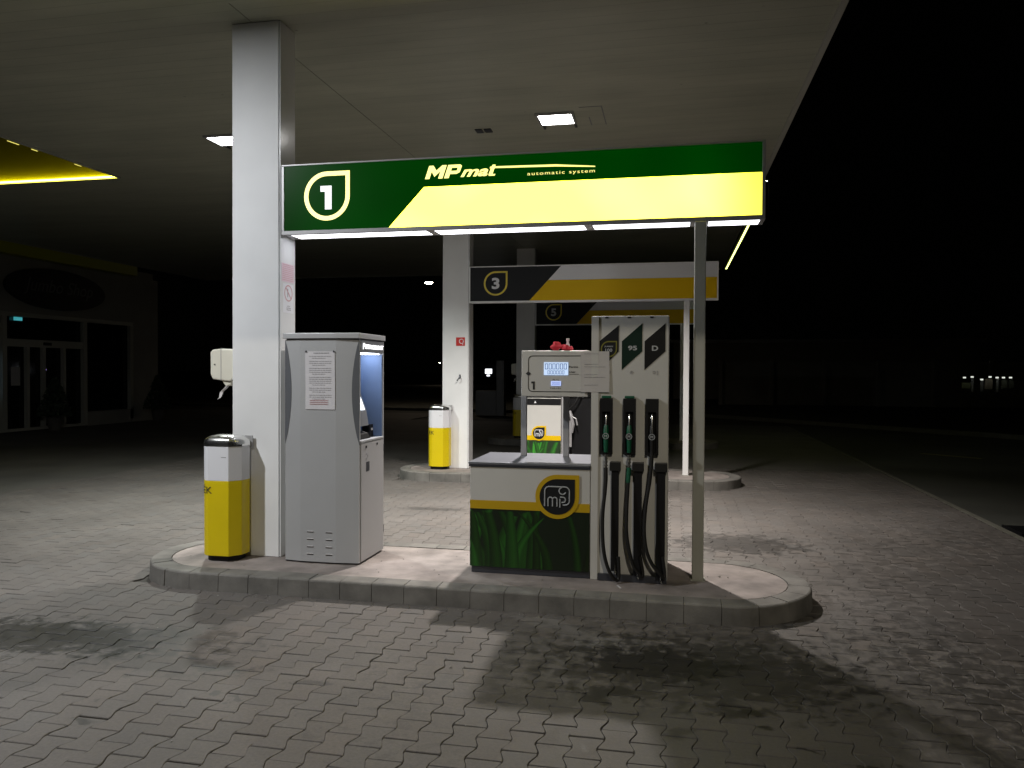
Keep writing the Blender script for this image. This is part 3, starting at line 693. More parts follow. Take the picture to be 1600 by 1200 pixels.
# ------------------------------------------------------------------ litter bins
def litter_bin(label):
    cx, y0 = -3.628, 5.735
    b = empty('litter_bin', (cx, 5.85, K), label, 'litter bin', 'yellow and white litter bins on the columns')
    def plan(s):
        P = [(-.125, .235), (-.168, .20), (-.174, .14), (-.168, .09), (-.150, .045), (-.122, .015), (-.085, 0), (.095, .004), (.168, .085), (.172, .20), (.130, .235)]
        return [(cx + x * s, 5.855 + (y - .12) * s) for x, y in P]
    MB().prism(plan(.82), 'z', K + .001, .185).build('base', 'black', b, bevel=.004)
    lo = MB().prism(plan(1), 'z', .180, .794).build('body', 'yellow', b, bevel=.004)
    MB().prism(plan(1), 'z', .7945, 1.074).build('upper_body', 'whiteink', b, bevel=.002)
    # domed chrome lid
    V = []; n = len(plan(1)); st = [(1.012, 1.075), (1.012, 1.098), (.985, 1.120), (.90, 1.140), (.72, 1.155), (.45, 1.163)]
    for s, z in st: V += [(x, y, z) for x, y in plan(s)]
    F = [(i * n + k, i * n + (k + 1) % n, (i + 1) * n + (k + 1) % n, (i + 1) * n + k) for i in range(len(st) - 1) for k in range(n)] + [tuple(range(n - 1, -1, -1)), tuple(range((len(st) - 1) * n, len(st) * n))]
    MB().add(V, F).build('lid', 'chrome', b, smooth=True)
    MB().box(cx + .11, cx + .180, 5.965, 5.975, 1.05, 1.15).build('wall_bracket', 'frame', b)
    t = MB()
    # letters wrap round the rounded left edge
    tv = MB(); text(tv, 'ÉK', -.05, .050, 0, .070, 0, offset=.005)
    A = [Vector((x, y, 0)) for x, y in plan(1.03)][1:8]
    ln = [0]
    for i in range(len(A) - 1): ln.append(ln[-1] + (A[i + 1] - A[i]).length)
    vv = []
    for (x, _, z) in tv.v:
        s = ln[-1] - .196 + x
        s = min(max(s, 0), ln[-1] - 1e-4)
        j = max(i for i in range(len(ln)) if ln[i] <= s + 1e-9); j = min(j, len(A) - 2)
        q = A[j].lerp(A[j + 1], (s - ln[j]) / (ln[j + 1] - ln[j])); vv.append((q.x, q.y, .690 + z))
    t.add(vv, tv.f); t.build('lettering', 'ink', b)
    MB().box(cx + .03, cx + .075, 5.7365, 5.738, .985, .990).build('small_print', 'inkgrey', b)
    return b
bin1 = litter_bin('yellow and white litter bin with chrome lid, nearest, before the left column')
bin2 = copy_tree(bin1, (-.03, 6.14, 0)); bin2['label'] = 'yellow and white litter bin before the column with the red fire sign'
bin3 = copy_tree(bin1, (.10, 12.2, 0)); bin3['label'] = 'dim yellow litter bin far back beside the dark farthest column'

def dispenser(label):
    d = empty('towel_dispenser', (-3.77, 6.12, 1.58), label, 'towel dispenser', 'paper towel dispensers on the columns')
    x0, x1, y0, y1 = -3.885, -3.658, 6.035, 6.215
    pts = [(x1, 1.875), (x0 + .09, 1.880), (x0 + .02, 1.872), (x0, 1.85), (x0 + .002, 1.66), (x0 + .02, 1.62), (x0 + .09, 1.612), (x1 - .04, 1.600), (x1, 1.64)]
    MB().prism(pts, 'y', y0, y1).build('housing', 'cream', d, bevel=.010)
    MB().prism([(x0 + .10, 1.884), (x0 + .105, 1.884), (x0 + .105, 1.608), (x0 + .10, 1.608)], 'y', y0 - .0015, y1).build('cover_seam', 'frame', d)
    MB().tube([(x0 + .045, y0 - .001, 1.745), (x0 + .045, y0 - .006, 1.745)], .006, 8).build('lock', 'ink', d)
    ch = MB().prism([(x1 - .13, 1.607), (x1 - .02, 1.607), (x1 - .05, 1.575), (x1 - .09, 1.560), (x1 - .105, 1.575)], 'y', y0 + .02, y1 - .03); ch.build('chute', 'cream', d, bevel=.004)
    V = []; n = 9
    for i in range(n):
        t = i / (n - 1); x = -3.755 - .075 * t + .008 * math.sin(9 * t); z = 1.575 - .125 * t; w_ = .022 + .012 * t
        for s in (-1, 0, 1): V.append((x + s * w_ * .6, 6.09 + .012 * s * math.sin(5 * t) - .02 * t, z + s * .006))
    F = [(i * 3 + j, i * 3 + j + 1, i * 3 + j + 4, i * 3 + j + 3) for i in range(n - 1) for j in range(2)]
    o = MB().add(V, F).build('paper_towel', 'paper', d, smooth=True); m = o.modifiers.new('t', 'SOLIDIFY'); m.thickness = .002
    return d
d1 = dispenser('cream paper towel dispenser with hanging sheet on the nearest column')
d2 = copy_tree(d1, (.10, 12.2, .0)); d2['label'] = 'dim paper towel dispenser on the farthest column, left of the pump'
fsn = empty('fire_sign', (-3.35, 12.13, 2.1), 'small red fire equipment sign on the white middle column', 'sign')
MB().box(-3.425, -3.278, 12.131, 12.134, 2.102, 2.238).build('plate', 'red', fsn)
fg = MB().ring(circ(-3.335, 2.175, .040), circ(-3.335, 2.175, .030), 'y', 12.129, 12.1305); fg.prism([(-3.318, 2.112), (-3.310, 2.112), (-3.300, 2.20), (-3.308, 2.20)], 'y', 12.129, 12.1305)
fg.build('symbol', 'whiteink', fsn)
hk = MB().tube([(-3.36, 12.134, 1.625), (-3.36, 12.10, 1.61), (-3.365, 12.09, 1.585), (-3.385, 12.09, 1.555), (-3.40, 12.09, 1.545)], .008, 8)
hk.tube([(-3.36, 12.134, 1.64), (-3.36, 12.134, 1.58)], .014, 8)
tag(hk.build('wall_hook', 'steeld'), 'small dark hook below the red fire sign', 'hook')

# ------------------------------------------------------------------ fuel pump, nearest island
def elephant(mb, cx, cz, s, y, th=.0095):
    """the rounded line emblem: an arch ending in a curled trunk over small letters m and p"""
    def line(P, r=th / 2):
        mb.tube([(cx + a * s, y, cz + b * s) for a, b in P], r, 6)
    arc = lambda x, z, r, a0, a1, n=8: [(x + r * math.cos(math.radians(a0 + (a1 - a0) * i / n)), z + r * math.sin(math.radians(a0 + (a1 - a0) * i / n))) for i in range(n + 1)]
    line([(-.55, -.42)] + [(-.55, .2)] + arc(-.35, .25, .2, 180, 90) + [(.3, .45)] + arc(.35, .25, .2, 90, 0) + [(.55, -.1)] + arc(.35, -.15, .2, 0, -90) + [(.26, -.35)])
    line(arc(.24, .27, .15, 100, 340, 12))
    line([(-.40, -.42), (-.40, -.12)] + arc(-.30, -.12, .10, 180, 0) + [(-.20, -.42)]); line(arc(-.10, -.12, .10, 180, 0) + [(.0, -.42)])
    line([(.13, -.46), (.13, -.08)]); line([(.13, .0)] + arc(.26, -.12, .115, 100, -100, 10) + [(.2, -.24)])
    return mb
def grass_panel(x0, x1, z0, z1, y, parent, seed, bright=1.0):
    mb = MB(); R = random.Random(seed); mb.prism([(x0, z0), (x1, z0), (x1, z1), (x0, z1)], 'y', y, y + .004, (.005 * bright, .012 * bright, .004 * bright))
    W, Hh = x1 - x0, z1 - z0; nb = 24; yy = y
    def clip(px): return min(max(px, x0), x1)
    for b in range(nb):
        yy -= .00004
        bx = x0 + R.uniform(-.05, 1.05) * W; lean = R.uniform(-.9, .9) * Hh * .8; wd = R.uniform(.05, .125) * (Hh / .45); top = z0 + Hh * R.uniform(.8, 1.7)
        left = 1 - (bx - x0) / W; k = R.uniform(.2, 1.2) * (.30 + 1.1 * left) * bright
        c = (.010 * k + .003, .070 * k + .006, .007 * k)
        A = []; Bq = []; n = 14
        for i in range(n + 1):
            t = i / n; z = z0 + (top - z0) * t
            if z > z1: break
            x = bx + lean * t * t; ww = wd * (1 - t) ** .6 * .5 + .001
            A.append((clip(x - ww), z)); Bq.append((clip(x + ww), z))
        NS = 7
        for half in range(NS):
            f = (.45, .62, .85, 1.1, 1.25, 1.0, .7)[half]
            V = []
            for (a, z), (b_, _) in zip(A, Bq):
                V += [(a + (b_ - a) * half / NS, yy, z), (a + (b_ - a) * (half + 1) / NS, yy, z)]
            mb.add(V, [(2 * i, 2 * i + 1, 2 * i + 3, 2 * i + 2) for i in range(len(A) - 1)], tuple(q * f for q in c))
    return mb.build('grass_picture', 'grass', parent)
def seg0(mb, x, z, w_, h, y, t):
    mb.ring([(x, z), (x + w_, z), (x + w_, z + h), (x, z + h)], [(x + t, z + t), (x + w_ - t, z + t), (x + w_ - t, z + h - t), (x + t, z + h - t)], 'y', y, y + .0004)
def pump():
    p = empty('fuel_pump', (-.8, 6.2, K), 'fuel pump with grass picture cabinet, lit counter and three nozzles, nearest island', 'fuel pump')
    CX0, CX1, Y0, Y1 = -1.540, -.608, 5.872, 6.585
    MB().box(CX0 + .01, CX1 - .002, Y0 + .012, Y1 - .01, K, .185).build('plinth', 'steeld', p)
    MB().box(CX0, CX1, Y0, Y1, .186, .962).build('cabinet', 'offwhite', p, bevel=.004)
    grass_panel(CX0 + .001, CX1 - .001, .187, .634, Y0 - .005, p, 11)
    MB().box(CX0 + .001, CX1 - .001, Y0 - .005, Y0 - .001, .635, .700).build('amber_band', 'amberd', p)
    cx, cz, r = -.856, .748, .168
    d = MB().prism(drop(cx, cz, r), 'y', Y0 - .011, Y0 - .008); d.build('emblem_border', 'amberd', p)
    em_ = MB().prism(drop(cx, cz, r - .033), 'y', Y0 - .014, Y0 - .0115).build('emblem', 'dark', p)
    elephant(MB(), cx, cz, .172, Y0 - .0165).build('emblem_figure', 'greyink', em_)
    MB().box(CX0 - .012, CX1, Y0 - .016, Y1 + .01, .978, .998).build('lid', 'steel', p, bevel=.006)
    MB().box(CX0 - .008, CX1, Y0 - .012, Y1 + .006, .963, .977).build('lid_edge', 'steeld', p)
    # head with the counter
    HX0, HX1, HZ0, HZ1 = -1.142, -.625, 1.507, 1.858
    MB().box(HX0, HX1, 5.888, 6.36, HZ0, HZ1).build('head', 'offwhite', p, bevel=.006)
    y = 5.886
    fr = MB()
    A = [(-1.090, -.640, 1.543, 1.820)]
    x0, x1, z0, z1 = A[0]; rr = .035
    def rrect(x0, x1, z0, z1, rr, n=5):
        P = []
        for (cx_, cz_, a0) in ((x1 - rr, z1 - rr, 0), (x0 + rr, z1 - rr, 90), (x0 + rr, z0 + rr, 180), (x1 - rr, z0 + rr, 270)):
            P += [(cx_ + rr * math.cos(math.radians(a0 + 90 * i / n)), cz_ + rr * math.sin(math.radians(a0 + 90 * i / n))) for i in range(n + 1)]
        return P
    fr.ring(rrect(x0, x1, z0, z1, rr), rrect(x0 + .005, x1 - .005, z0 + .005, z1 - .005, rr - .005), 'y', y - .001, y + .001)
    fr.prism([(-1.108, 1.682), (-1.0875, 1.700), (-1.067, 1.682), (-1.0875, 1.664)], 'y', y - .002, y - .0005)
    fr.build('black_frame', 'ink', p)
    one = MB().prism([(-1.064, 1.622), (-1.037, 1.622), (-1.037, 1.560), (-1.052, 1.560), (-1.052, 1.608), (-1.064, 1.608)], 'y', y - .001, y + .001); one.build('lane_number', 'ink', p)
    dp = MB().box(-.966, -.781, y - .003, y + .001, 1.671, 1.768).build('display', 'lcd', p)
    dg = MB()
    for i in range(6): seg0(dg, -.958 + i * .0288, 1.715, .0225, .044, y - .0036, .0042)
    for i in range(6): seg0(dg, -.938 + i * .0222, 1.678, .017, .028, y - .0036, .0030)
    dg.build('digits', pr('lcd_digit', (.03, .06, .22), .5), dp)
    d2 = MB().box(-.911, -.836, y - .003, y + .001, 1.590, 1.625).build('display', 'lcd2', p)
    q = MB()
    for i in range(4): seg0(q, -.902 + i * .0155, 1.598, .011, .019, y - .0036, .002)
    q.build('digits', pr('lcd_digit_small', (.06, .10, .35), .5), d2)
    tx = MB(); text(tx, 'Forint', -.774, -.706, 1.727, 1.741, y - .001, offset=.02); text(tx, 'Liter', -.774, -.724, 1.690, 1.703, y - .001, offset=.02)
    text(tx, 'Ft / L', -.898, -.850, 1.632, 1.641, y - .001, offset=.02); text(tx, 'V min = 5 L', -.920, -.836, 1.568, 1.578, y - .001, offset=.02)
    tx.box(-.774, -.700, y - .001, y, 1.678, 1.680)
    tx.build('lettering', 'ink', p)
    MB().box(-.632, -.618, 5.878, 5.887, 1.510, 1.560).build('head_lock', 'ink', p)
    # frame standing on the lid behind the head
    f = MB()
    for a, b in ((-1.236, -1.190), (-.884, -.836), (-.650, -.606)): f.box(a, b, 6.362, 6.402, .999, 1.60)
    f.box(-1.236, -.636, 6.364, 6.400, 1.602, 1.64)
    f.build('back_frame', 'frame', p, bevel=.003)
    # hose tower
    TX0, TX1, TZ = -.605, -.034, 2.115
    MB().box(TX0, TX1, 5.880, Y1 - .05, .150, TZ).build('tower', 'offwhite', p, bevel=.005)
    MB().box(TX0 - .004, TX0 - .0005, 5.93, Y1 - .055, 1.0, 1.50).build('side_panel', M['glass'], p)
    MB().box(TX0 + .002, TX0 + .055, 5.868, 5.879, K, TZ - .006).build('tower_edge', 'offwhite', p)
    MB().box(TX0 + .06, TX1 - .004, 5.850, 5.878, K, .185).build('tower_foot', 'steeld', p)
    dk = MB()
    for x in (-.489, -.323, -.157): dk.box(x - .014, x + .010, 5.876, 5.881, 2.098, 2.108)
    dk.build('top_clip', 'black', p)
    yt = 5.876
    for i, (xl, xr, ztr, ztl, zbr, zbl, mt) in enumerate([(-.544, -.401, 2.046, 1.928, 1.851, 1.706, 'dark'), (-.378, -.228, 2.059, 1.927, 1.851, 1.713, 'green'), (-.211, -.059, 2.058, 1.926, 1.851, 1.713, 'black')]):
        g = MB().prism([(xl, zbl), (xr, zbr), (xr, ztr), (xl, ztl)], 'y', yt, yt + .0035).build('grade_panel', mt, p)
        t = MB()
        if i == 0:
            t.ring(drop(-.474, 1.868, .061), drop_in(-.474, 1.868, .061, .010), 'y', yt - .002, yt - .0005); t.build('drop_outline', pr('ochre_vinyl', (.16, .15, .02), .5), g)
            t = MB(); text(t, 'JUMBO', -.508, -.443, 1.880, 1.893, yt - .001, offset=.02); text(t, '100', -.500, -.449, 1.848, 1.872, yt - .001, offset=.02)
        elif i == 1: text(t, '95', -.332, -.266, 1.858, 1.893, yt - .001, offset=.03)
        else: text(t, 'D', -.157, -.112, 1.855, 1.893, yt - .001, offset=.03)
        t.build('lettering', 'greyink', g)
    sy = MB()
    for x in (-.470, -.306): sy.ring(circ(x, 1.695, .012, 16), circ(x, 1.695, .009, 16), 'y', yt, yt + .002); sy.box(x - .006, x + .006, yt, yt + .002, 1.693, 1.697)
    sy.ring([(-.150, 1.685), (-.132, 1.685), (-.132, 1.705), (-.150, 1.705)], [(-.147, 1.688), (-.135, 1.688), (-.135, 1.702), (-.147, 1.702)], 'y', yt, yt + .002); sy.box(-.120, -.114, yt, yt + .002, 1.678, 1.708)
    sy.build('small_symbol', 'inkgrey', p)
    # nozzles in their pockets, hoses and hose rails
    hoses = [
        ([(948.5, 735), (946, 760), (942, 800), (941.5, 835), (944, 865), (950, 888), (958, 903), (965, 906), (967, 896), (966, 870)], 0),
        ([(983, 735), (981, 760), (979, 800), (979, 835), (984, 865), (990, 885), (999, 897), (1003, 902), (1004, 894), (1000, 870)], 0),
        ([(1018.5, 715), (1016, 745), (1009, 790), (1006.5, 830), (1010, 860), (1019, 882), (1031, 896), (1037, 903), (1038, 894), (1035, 870)], 0)]
    def at(px, py, Y):
        d = MR.T @ np.array([(px - 800) / FPX, (py - 600) / FPX, 1.]); q = np.array([0, 0, H]) + d * Y / d[1]; return q
    for i, xa in enumerate((-.535, -.364, -.198)):
        n = empty('nozzle', (xa + .046, 5.82, 1.08), None, None); n.parent = p
        n.location = Vector((xa + .046, 5.82, 1.08)) - p.location; bpy.context.view_layer.update()
        w_ = .094; c = xa + .047
        pk = MB().ring([(xa, 1.085), (xa + w_, 1.085), (xa + w_, 1.500), (xa, 1.500)], [(xa + .018, 1.105), (xa + w_ - .018, 1.105), (xa + w_ - .018, 1.400), (xa + .018, 1.400)], 'y', 5.838, 5.8795)
        pk.build('pocket', 'black', n, bevel=.002)
        MB().box(xa + .0185, xa + w_ - .0185, 5.868, 5.8785, 1.106, 1.399).build('pocket_back', 'black', n)
        if i < 2: MB().box(xa + .012, xa + w_ - .012, 5.842, 5.875, 1.502, 1.520).build('pocket_cap', 'greenp', n, bevel=.003)
        MB().tube([(c, 5.858, 1.390), (c, 5.852, 1.372), (c, 5.846, 1.345), (c, 5.842, 1.295)], [.004, .009, .011, .012], 12).build('spout', 'chrome', n, smooth=True)
        gd = MB(); gd.tube([(c, 5.842, 1.30), (c, 5.836, 1.27), (c, 5.830, 1.20)], [.015, .020, .020], 12); gd.tube([(c, 5.830, 1.205), (c, 5.826, 1.10)], [.019, .015], 12)
        gd.build('grip', ('greenp' if i < 2 else 'rubber'), n, smooth=True)
        em2 = MB().ring(circ(c, 1.222, .023, 24), circ(c, 1.222, .019, 24), 'y', 5.801, 5.803)
        text(em2, 'M', c - .010, c + .010, 1.212, 1.232, 5.802, offset=.02)
        em2.build('badge', 'greyink', n)
        MB().tube([(c, 5.804, 1.222), (c, 5.815, 1.222)], .024, 20).build('badge_disc', 'greenp' if i == 0 else 'black', n)
        zt = 1.084 if True else 0
        if i < 2:
            sv = MB(); sv.tube([(c, 5.826, 1.084), (c, 5.826, 1.062)], .010, 10); sv.tube([(c, 5.826, 1.062), (c, 5.826, 1.035), (c, 5.826, 1.034), (c, 5.826, .985)], [.014, .014, .011, .012], 12)
            for z in (1.052, 1.025, 1.0): sv.lathe([(.010, 0), (.0165, 0), (.0165, .008), (.010, .008)], c, 5.826, 12, z)
            sv.build('swivel', 'chrome', n)
        else:
            MB().tube([(c, 5.826, 1.084), (c, 5.826, 1.062)], .012, 10).build('swivel', 'chrome', n)
        P = [Vector(at(px, py, Y)) for (px, py), Y in zip(hoses[i][0], [5.82, 5.81, 5.79, 5.775, 5.77, 5.775, 5.785, 5.80, 5.81, 5.815])]
        P[0] = Vector((c, 5.826, P[0].z + (.02 if i < 2 else .035)))
        Q = []
        for a in range(len(P) - 1):
            p0, p1, p2, p3 = P[max(a - 1, 0)], P[a], P[a + 1], P[min(a + 2, len(P) - 1)]
            for s in range(6):
                t = s / 6; Q.append(.5 * ((2 * p1) + (p2 - p0) * t + (2 * p0 - 5 * p1 + 4 * p2 - p3) * t * t + (3 * p1 - p0 - 3 * p2 + p3) * t ** 3))
        Q.append(P[-1])
        MB().tube(Q, .0135, 12).build('hose', 'rubber', n, smooth=True)
        if i == 1: MB().tube([Q[0], Q[1], Q[2], Q[3], Q[5]], .0165, 12).build('hose_sleeve', 'greenp', n, smooth=True)
        if i != 1: MB().tube([Q[0], Q[2], Q[4], Q[8]], [.016, .016, .016, .0145], 12).build('hose_sleeve', 'rubber', n, smooth=True)
    for (xa, xb, zb) in ((-.446, -.392, .215), (-.281, -.222, .190), (-.117, -.052, .165)):
        r = MB().box(xa, xb, 5.825, 5.8775, zb, 1.00).build('hose_rail', 'black', p, bevel=.003)
        MB().box(xa - .012, xb + .014, 5.812, 5.8775, .963, 1.030).build('rail_cap', 'rubber', r, bevel=.004)
        cl = MB().tube([((xa + xb) / 2 + .004, 5.815, zb + .045), ((xa + xb) / 2 + .002, 5.81, zb + .005), ((xa + xb) / 2 + .010, 5.80, zb - .015)], .005, 8)
        cl.build('clip', 'chrome', r)
    return p
pump()
pl = []
for i in (0, 4, 5, 8, 9, 12): pl.append((1.832 - i * .0195, .12, .86 if i % 4 else .6, .0025))
notice('pump_notice', -.683, -.469, 1.545, 1.851, 5.870, pl, 'faded printed sheet taped between the counter head and the nozzle tower', 'paperdull', 'inkgrey', curl=.004)
# red cloth and a small bottle on top of the head
def blob(cx, cy_, cz, rx, ry, rz, seed, n=14, m=10):
    R = random.Random(seed); mb = MB(); V = []
    ph = [R.uniform(0, 6) for _ in range(5)]
    for i in range(m + 1):
        t = math.pi * i / m
        for k in range(n):
            a = 2 * math.pi * k / n; q = 1 + .16 * math.sin(3 * a + ph[0] + 2 * t) + .12 * math.sin(5 * t + ph[1]) + .08 * math.sin(7 * a + ph[2])
            V.append((cx + rx * q * math.sin(t) * math.cos(a), cy_ + ry * q * math.sin(t) * math.sin(a), cz + rz * (q if i < m - 1 else 1) * math.cos(t)))
    return mb.add(V, [(i * n + k, i * n + (k + 1) % n, (i + 1) * n + (k + 1) % n, (i + 1) * n + k) for i in range(m) for k in range(n)])
b = blob(-.882, 5.95, 1.890, .040, .03, .033, 2); b.add(blob(-.812, 5.95, 1.880, .030, .025, .024, 5).v, blob(-.812, 5.95, 1.880, .030, .025, .024, 5).f)
b.add(blob(-.775, 5.96, 1.874, .024, .02, .017, 8).v, blob(-.775, 5.96, 1.874, .024, .02, .017, 8).f)
tag(b.build('red_cloth', 'redcloth', smooth=True), 'crumpled red cloth lying on top of the pump head', 'cloth')
bt = MB().lathe([(.002, 0), (.014, 0), (.0145, .05), (.009, .058), (.009, .074), (.013, .075), (.013, .095), (.002, .096)], -.798, 5.985, 16, 1.859)
tag(bt.build('small_bottle', 'paper', smooth=True), 'small pale bottle standing behind the red cloth on the pump head', 'bottle')
ps = MB().prism([(-.395, 5.73), (-.385, 5.74), (-.355, 5.665), (-.366, 5.66)], 'z', K, K + .003)
tag(ps.build('paper_scrap', 'paper'), 'thin pale scrap lying on the island below the first hose', 'litter')

# ------------------------------------------------------------------ slim dispenser on the second island
def slim_dispenser():
    p = empty('fuel_dispenser', (-1.75, 12.25, K), 'slim white dispenser with small grass picture seen through the nearest pump', 'fuel pump')
    Y0 = 12.0
    MB().box(-2.30, -1.20, Y0 + .25, 12.55, K, 1.98).build('body', 'black', p)
    MB().box(-2.29, -1.70, Y0, Y0 + .249, K, 1.28).build('cabinet', 'offwhite', p, bevel=.004)
    MB().box(-2.288, -1.702, Y0 - .004, Y0 - .001, 1.175, 1.275).build('black_strip', 'black', p)
    tr = MB().prism([(-2.125, 1.205), (-2.085, 1.205), (-2.105, 1.240)], 'y', Y0 - .007, Y0 - .005); tr.build('triangle_mark', 'whiteink', p)
    grass_panel(-2.288, -1.702, .19, .625, Y0 - .005, p, 4, 3.0)
    MB().box(-2.288, -1.702, Y0 - .005, Y0 - .001, .627, .700).build('amber_band', 'amber', p)
    cx, cz = -2.045, .735
    MB().prism(drop(cx, cz, .115), 'y', Y0 - .010, Y0 - .007).build('emblem_border', 'amber', p)
    e = MB().prism(drop(cx, cz, .092), 'y', Y0 - .013, Y0 - .0105).build('emblem', 'dark', p)
    elephant(MB(), cx, cz, .115, Y0 - .015, .010).build('emblem_figure', 'whiteink', e)
    MB().box(-2.30, -.66, Y0 + .02, 12.55, 1.50, 1.90).build('head', 'offwhite', p)
    f = MB(); f.box(-1.69, -1.66, Y0, Y0 + .03, K, 1.50); f.box(-1.2, -1.16, Y0, Y0 + .03, K, 1.5); f.build('frame', 'frame', p)
    n = MB(); n.tube([(-1.60, 12.18, 1.12), (-1.56, 12.16, 1.0), (-1.53, 12.15, .86), (-1.55, 12.15, .74)], [.02, .03, .028, .022], 10); n.tube([(-1.56, 12.15, 1.0), (-1.48, 12.13, .96), (-1.46, 12.13, .86)], .012, 8)
    n.box(-1.60, -1.55, 12.14, 12.17, .52, .93)
    n.build('nozzle', 'frame', p, smooth=False)
    MB().tube([(-1.40, 12.15, 1.5), (-1.42, 12.14, 1.35), (-1.50, 12.14, 1.2), (-1.6, 12.15, 1.1)], .015, 8).build('hose', 'rubber', p, smooth=True)
slim_dispenser()

# ------------------------------------------------------------------ distant pump with a lit display
def far_pump():
    d = MR.T @ np.array([(781.5 - 800) / FPX, 0, 1.]); ox = d[0] * 29 / d[1] + .47
    p = empty('far_pump', (ox - .8, 29, 0), 'slender dark pump far behind with a small bright display', 'fuel pump')
    MB().box(ox + (-.62), ox + (-.32), 29, 29.4, 0, 2.1).build('tower', 'frame', p, bevel=.01)
    MB().box(ox + (-1.45), ox + (-.64), 29.05, 29.5, 0, .95).build('cabinet', 'frame', p, bevel=.01)
    MB().box(ox + (-1.25), ox + (-.64), 29.03, 29.5, 1.45, 1.95).build('head', 'black', p, bevel=.01)
    MB().box(ox + (-1.06), ox + (-.80), 29.01, 29.028, 1.60, 1.78).build('display', em('far_display', (.9, .93, 1), 2.5), p)
    MB().box(ox + (-1.0), ox + (-.88), 29.01, 29.028, 1.50, 1.56).build('display', em('far_display_small', (.9, .93, 1), 2), p)
far_pump()

# ------------------------------------------------------------------ shop on the left
def shop():
    s = empty('shop_building', (-19, 19.5, 0), 'unlit shop building with a glass entrance and an oval sign, far left', 'building')
    X = -17.2
    wl = MB(); wl.box(X - .3, X, 17.3, 22.4, 3.22, 4.70); wl.box(X - .3, X, 22.4, 23.65, 0, 4.70); wl.box(X - .3, X, 10, 17.3, 2.9, 4.70); wl.box(X - .3, X, 10, 13.5, 0, 2.898)
    wl.box(X - 8, X - .302, 23.4, 23.65, 0, 4.70); wl.box(X - .3, X, 20.4, 22.398, 0, .42)
    wl.build('wall', 'render', s)
    MB().box(X - 8, X - .001, 10, 23.4, 4.705, 4.9).build('roof', 'render', s)
    MB().box(X - .0, X + .25, 9, 22.3, 4.71, 5.18).build('fascia', pr('shop_fascia', (.50, .54, .01), .5), s)
    pn = MB(); pn.box(X - .16, X - .14, 13.5, 22.398, .0 + .43, 3.218); pn.box(X - .16, X - .14, 13.5, 20.39, .02, .428); pn.build('glazing', 'glass', s)
    f = MB(); c = .14
    for y in (13.5, 15.4, 17.36, 20.24, 22.28): f.box(X - .12, X, y, y + c, .10, 3.10)
    f.box(X - .12, X, 13.5, 22.42, 3.102, 3.217); f.box(X - .12, X, 13.5, 20.38, .02, .098)
    f.build('window_frame', 'shopframe', s)
    d = MB()
    d.box(X - .12, X - .01, 17.502, 20.238, 2.30, 2.50)
    for y in (18.16, 18.72, 19.46): d.box(X - .12, X - .01, y, y + .09, .10, 2.298)
    d.build('door_frame', 'shopframe', s)
    MB().box(X - .1, X + .03, 18.72, 18.98, 2.36, 2.44).build('door_sensor', 'black', s)
    ex = MB().box(X - .09, X - .06, 17.80, 18.06, 3.0, 3.09); exo = ex.build('exit_sign', 'exitg', s)
    MB().box(X - .09, X - .08, 18.80, 18.90, 1.66, 1.70).build('till_light', em('violet_led', (.5, .35, 1), .6), s)
    MB().box(X - .14, X - .13, 17.20, 17.26, .9, 2.1).build('interior_light', em('interior_strip', (.3, .5, .7), .25), s)
    MB().box(X - .135, X - .13, 17.75, 18.05, 1.25, 1.75).build('door_poster', 'paperdull', s)
    ov = [(19.20 + 1.83 * math.cos(2 * math.pi * i / 48), 3.94 + .57 * math.sin(2 * math.pi * i / 48)) for i in range(48)]
    o = MB().prism(ov, 'x', X + .002, X + .09).build('oval_sign', 'dark', s)
    t = MB(); text(t, 'Jumbo Shop', 17.95, 20.5, 3.72, 4.20, X + .094, plane='x', offset=.0, shear=.3); t.build('lettering', 'dimink', o)
shop()
def bush(y, h, label):
    b = empty('conical_shrub', (-16.7, y, 0), label, 'shrub', 'potted shrubs by the shop')
    MB().lathe([(.14, 0), (.20, .35), (.22, .36), (.20, .38)], -16.7, y, 16).build('pot', 'pot', b)
    MB().tube([(-16.7, y, .3), (-16.7, y, .7)], .025, 8).build('trunk', 'bark', b)
    R = random.Random(int(y * 10)); m = MB()
    for i in range(900):
        t = R.random() ** 1.3; z = .42 + (h - .42) * t; r = .42 * (1 - t) ** .75 * R.uniform(.55, 1.05) + .02; a = R.uniform(0, 6.283)
        c = Vector((-16.7 + r * math.cos(a), y + r * math.sin(a), z)); u = Vector((R.gauss(0, 1), R.gauss(0, 1), R.gauss(0, 1))).normalized() * .05; v = u.orthogonal().normalized() * .028
        m.add([c - u, c + v, c + u, c - v], [(0, 1, 2, 3)])
    m.build('foliage', 'leaf', b)
bush(22.95, 1.5, 'dark conical shrub in a pot at the right end of the shop wall')
bush(18.55, 1.45, 'dark conical shrub in a pot before the shop door')

# ------------------------------------------------------------------ far surroundings
def street_lamp(x, y, z, label, s=1.0):
    l = empty('street_lamp', (x, y, 0), label, 'street lamp', 'street lamps burning in the distance')
    MB().tube([(x + .6, y + 2.4, 0), (x + .6, y + 2.4, z + .5), (x + .4, y + 1.6, z + .6), (x, y, z + .12)], [.09, .06, .05, .04], 10).build('pole', 'rubber', l)
    V = MB().lathe([(.02, .10), (.30 * s, .06), (.42 * s, -.01)], x, y, 20, z); V.build('hood', 'rubber', l, smooth=True)
    MB().lathe([(.40 * s, -.012), (.36 * s, -.10 * s), (.2 * s, -.16 * s), (.01, -.18 * s)], x, y, 20, z).build('bulb', 'sodium', l, smooth=True)
def at(px, py, Y):
    d = MR.T @ np.array([(px - 800) / FPX, (py - 600) / FPX, 1.]); return np.array([0, 0, H]) + d * Y / d[1]
q = at(670, 441, 36); street_lamp(q[0], 36, q[2], 'glowing street lamp left of the middle column', .45)
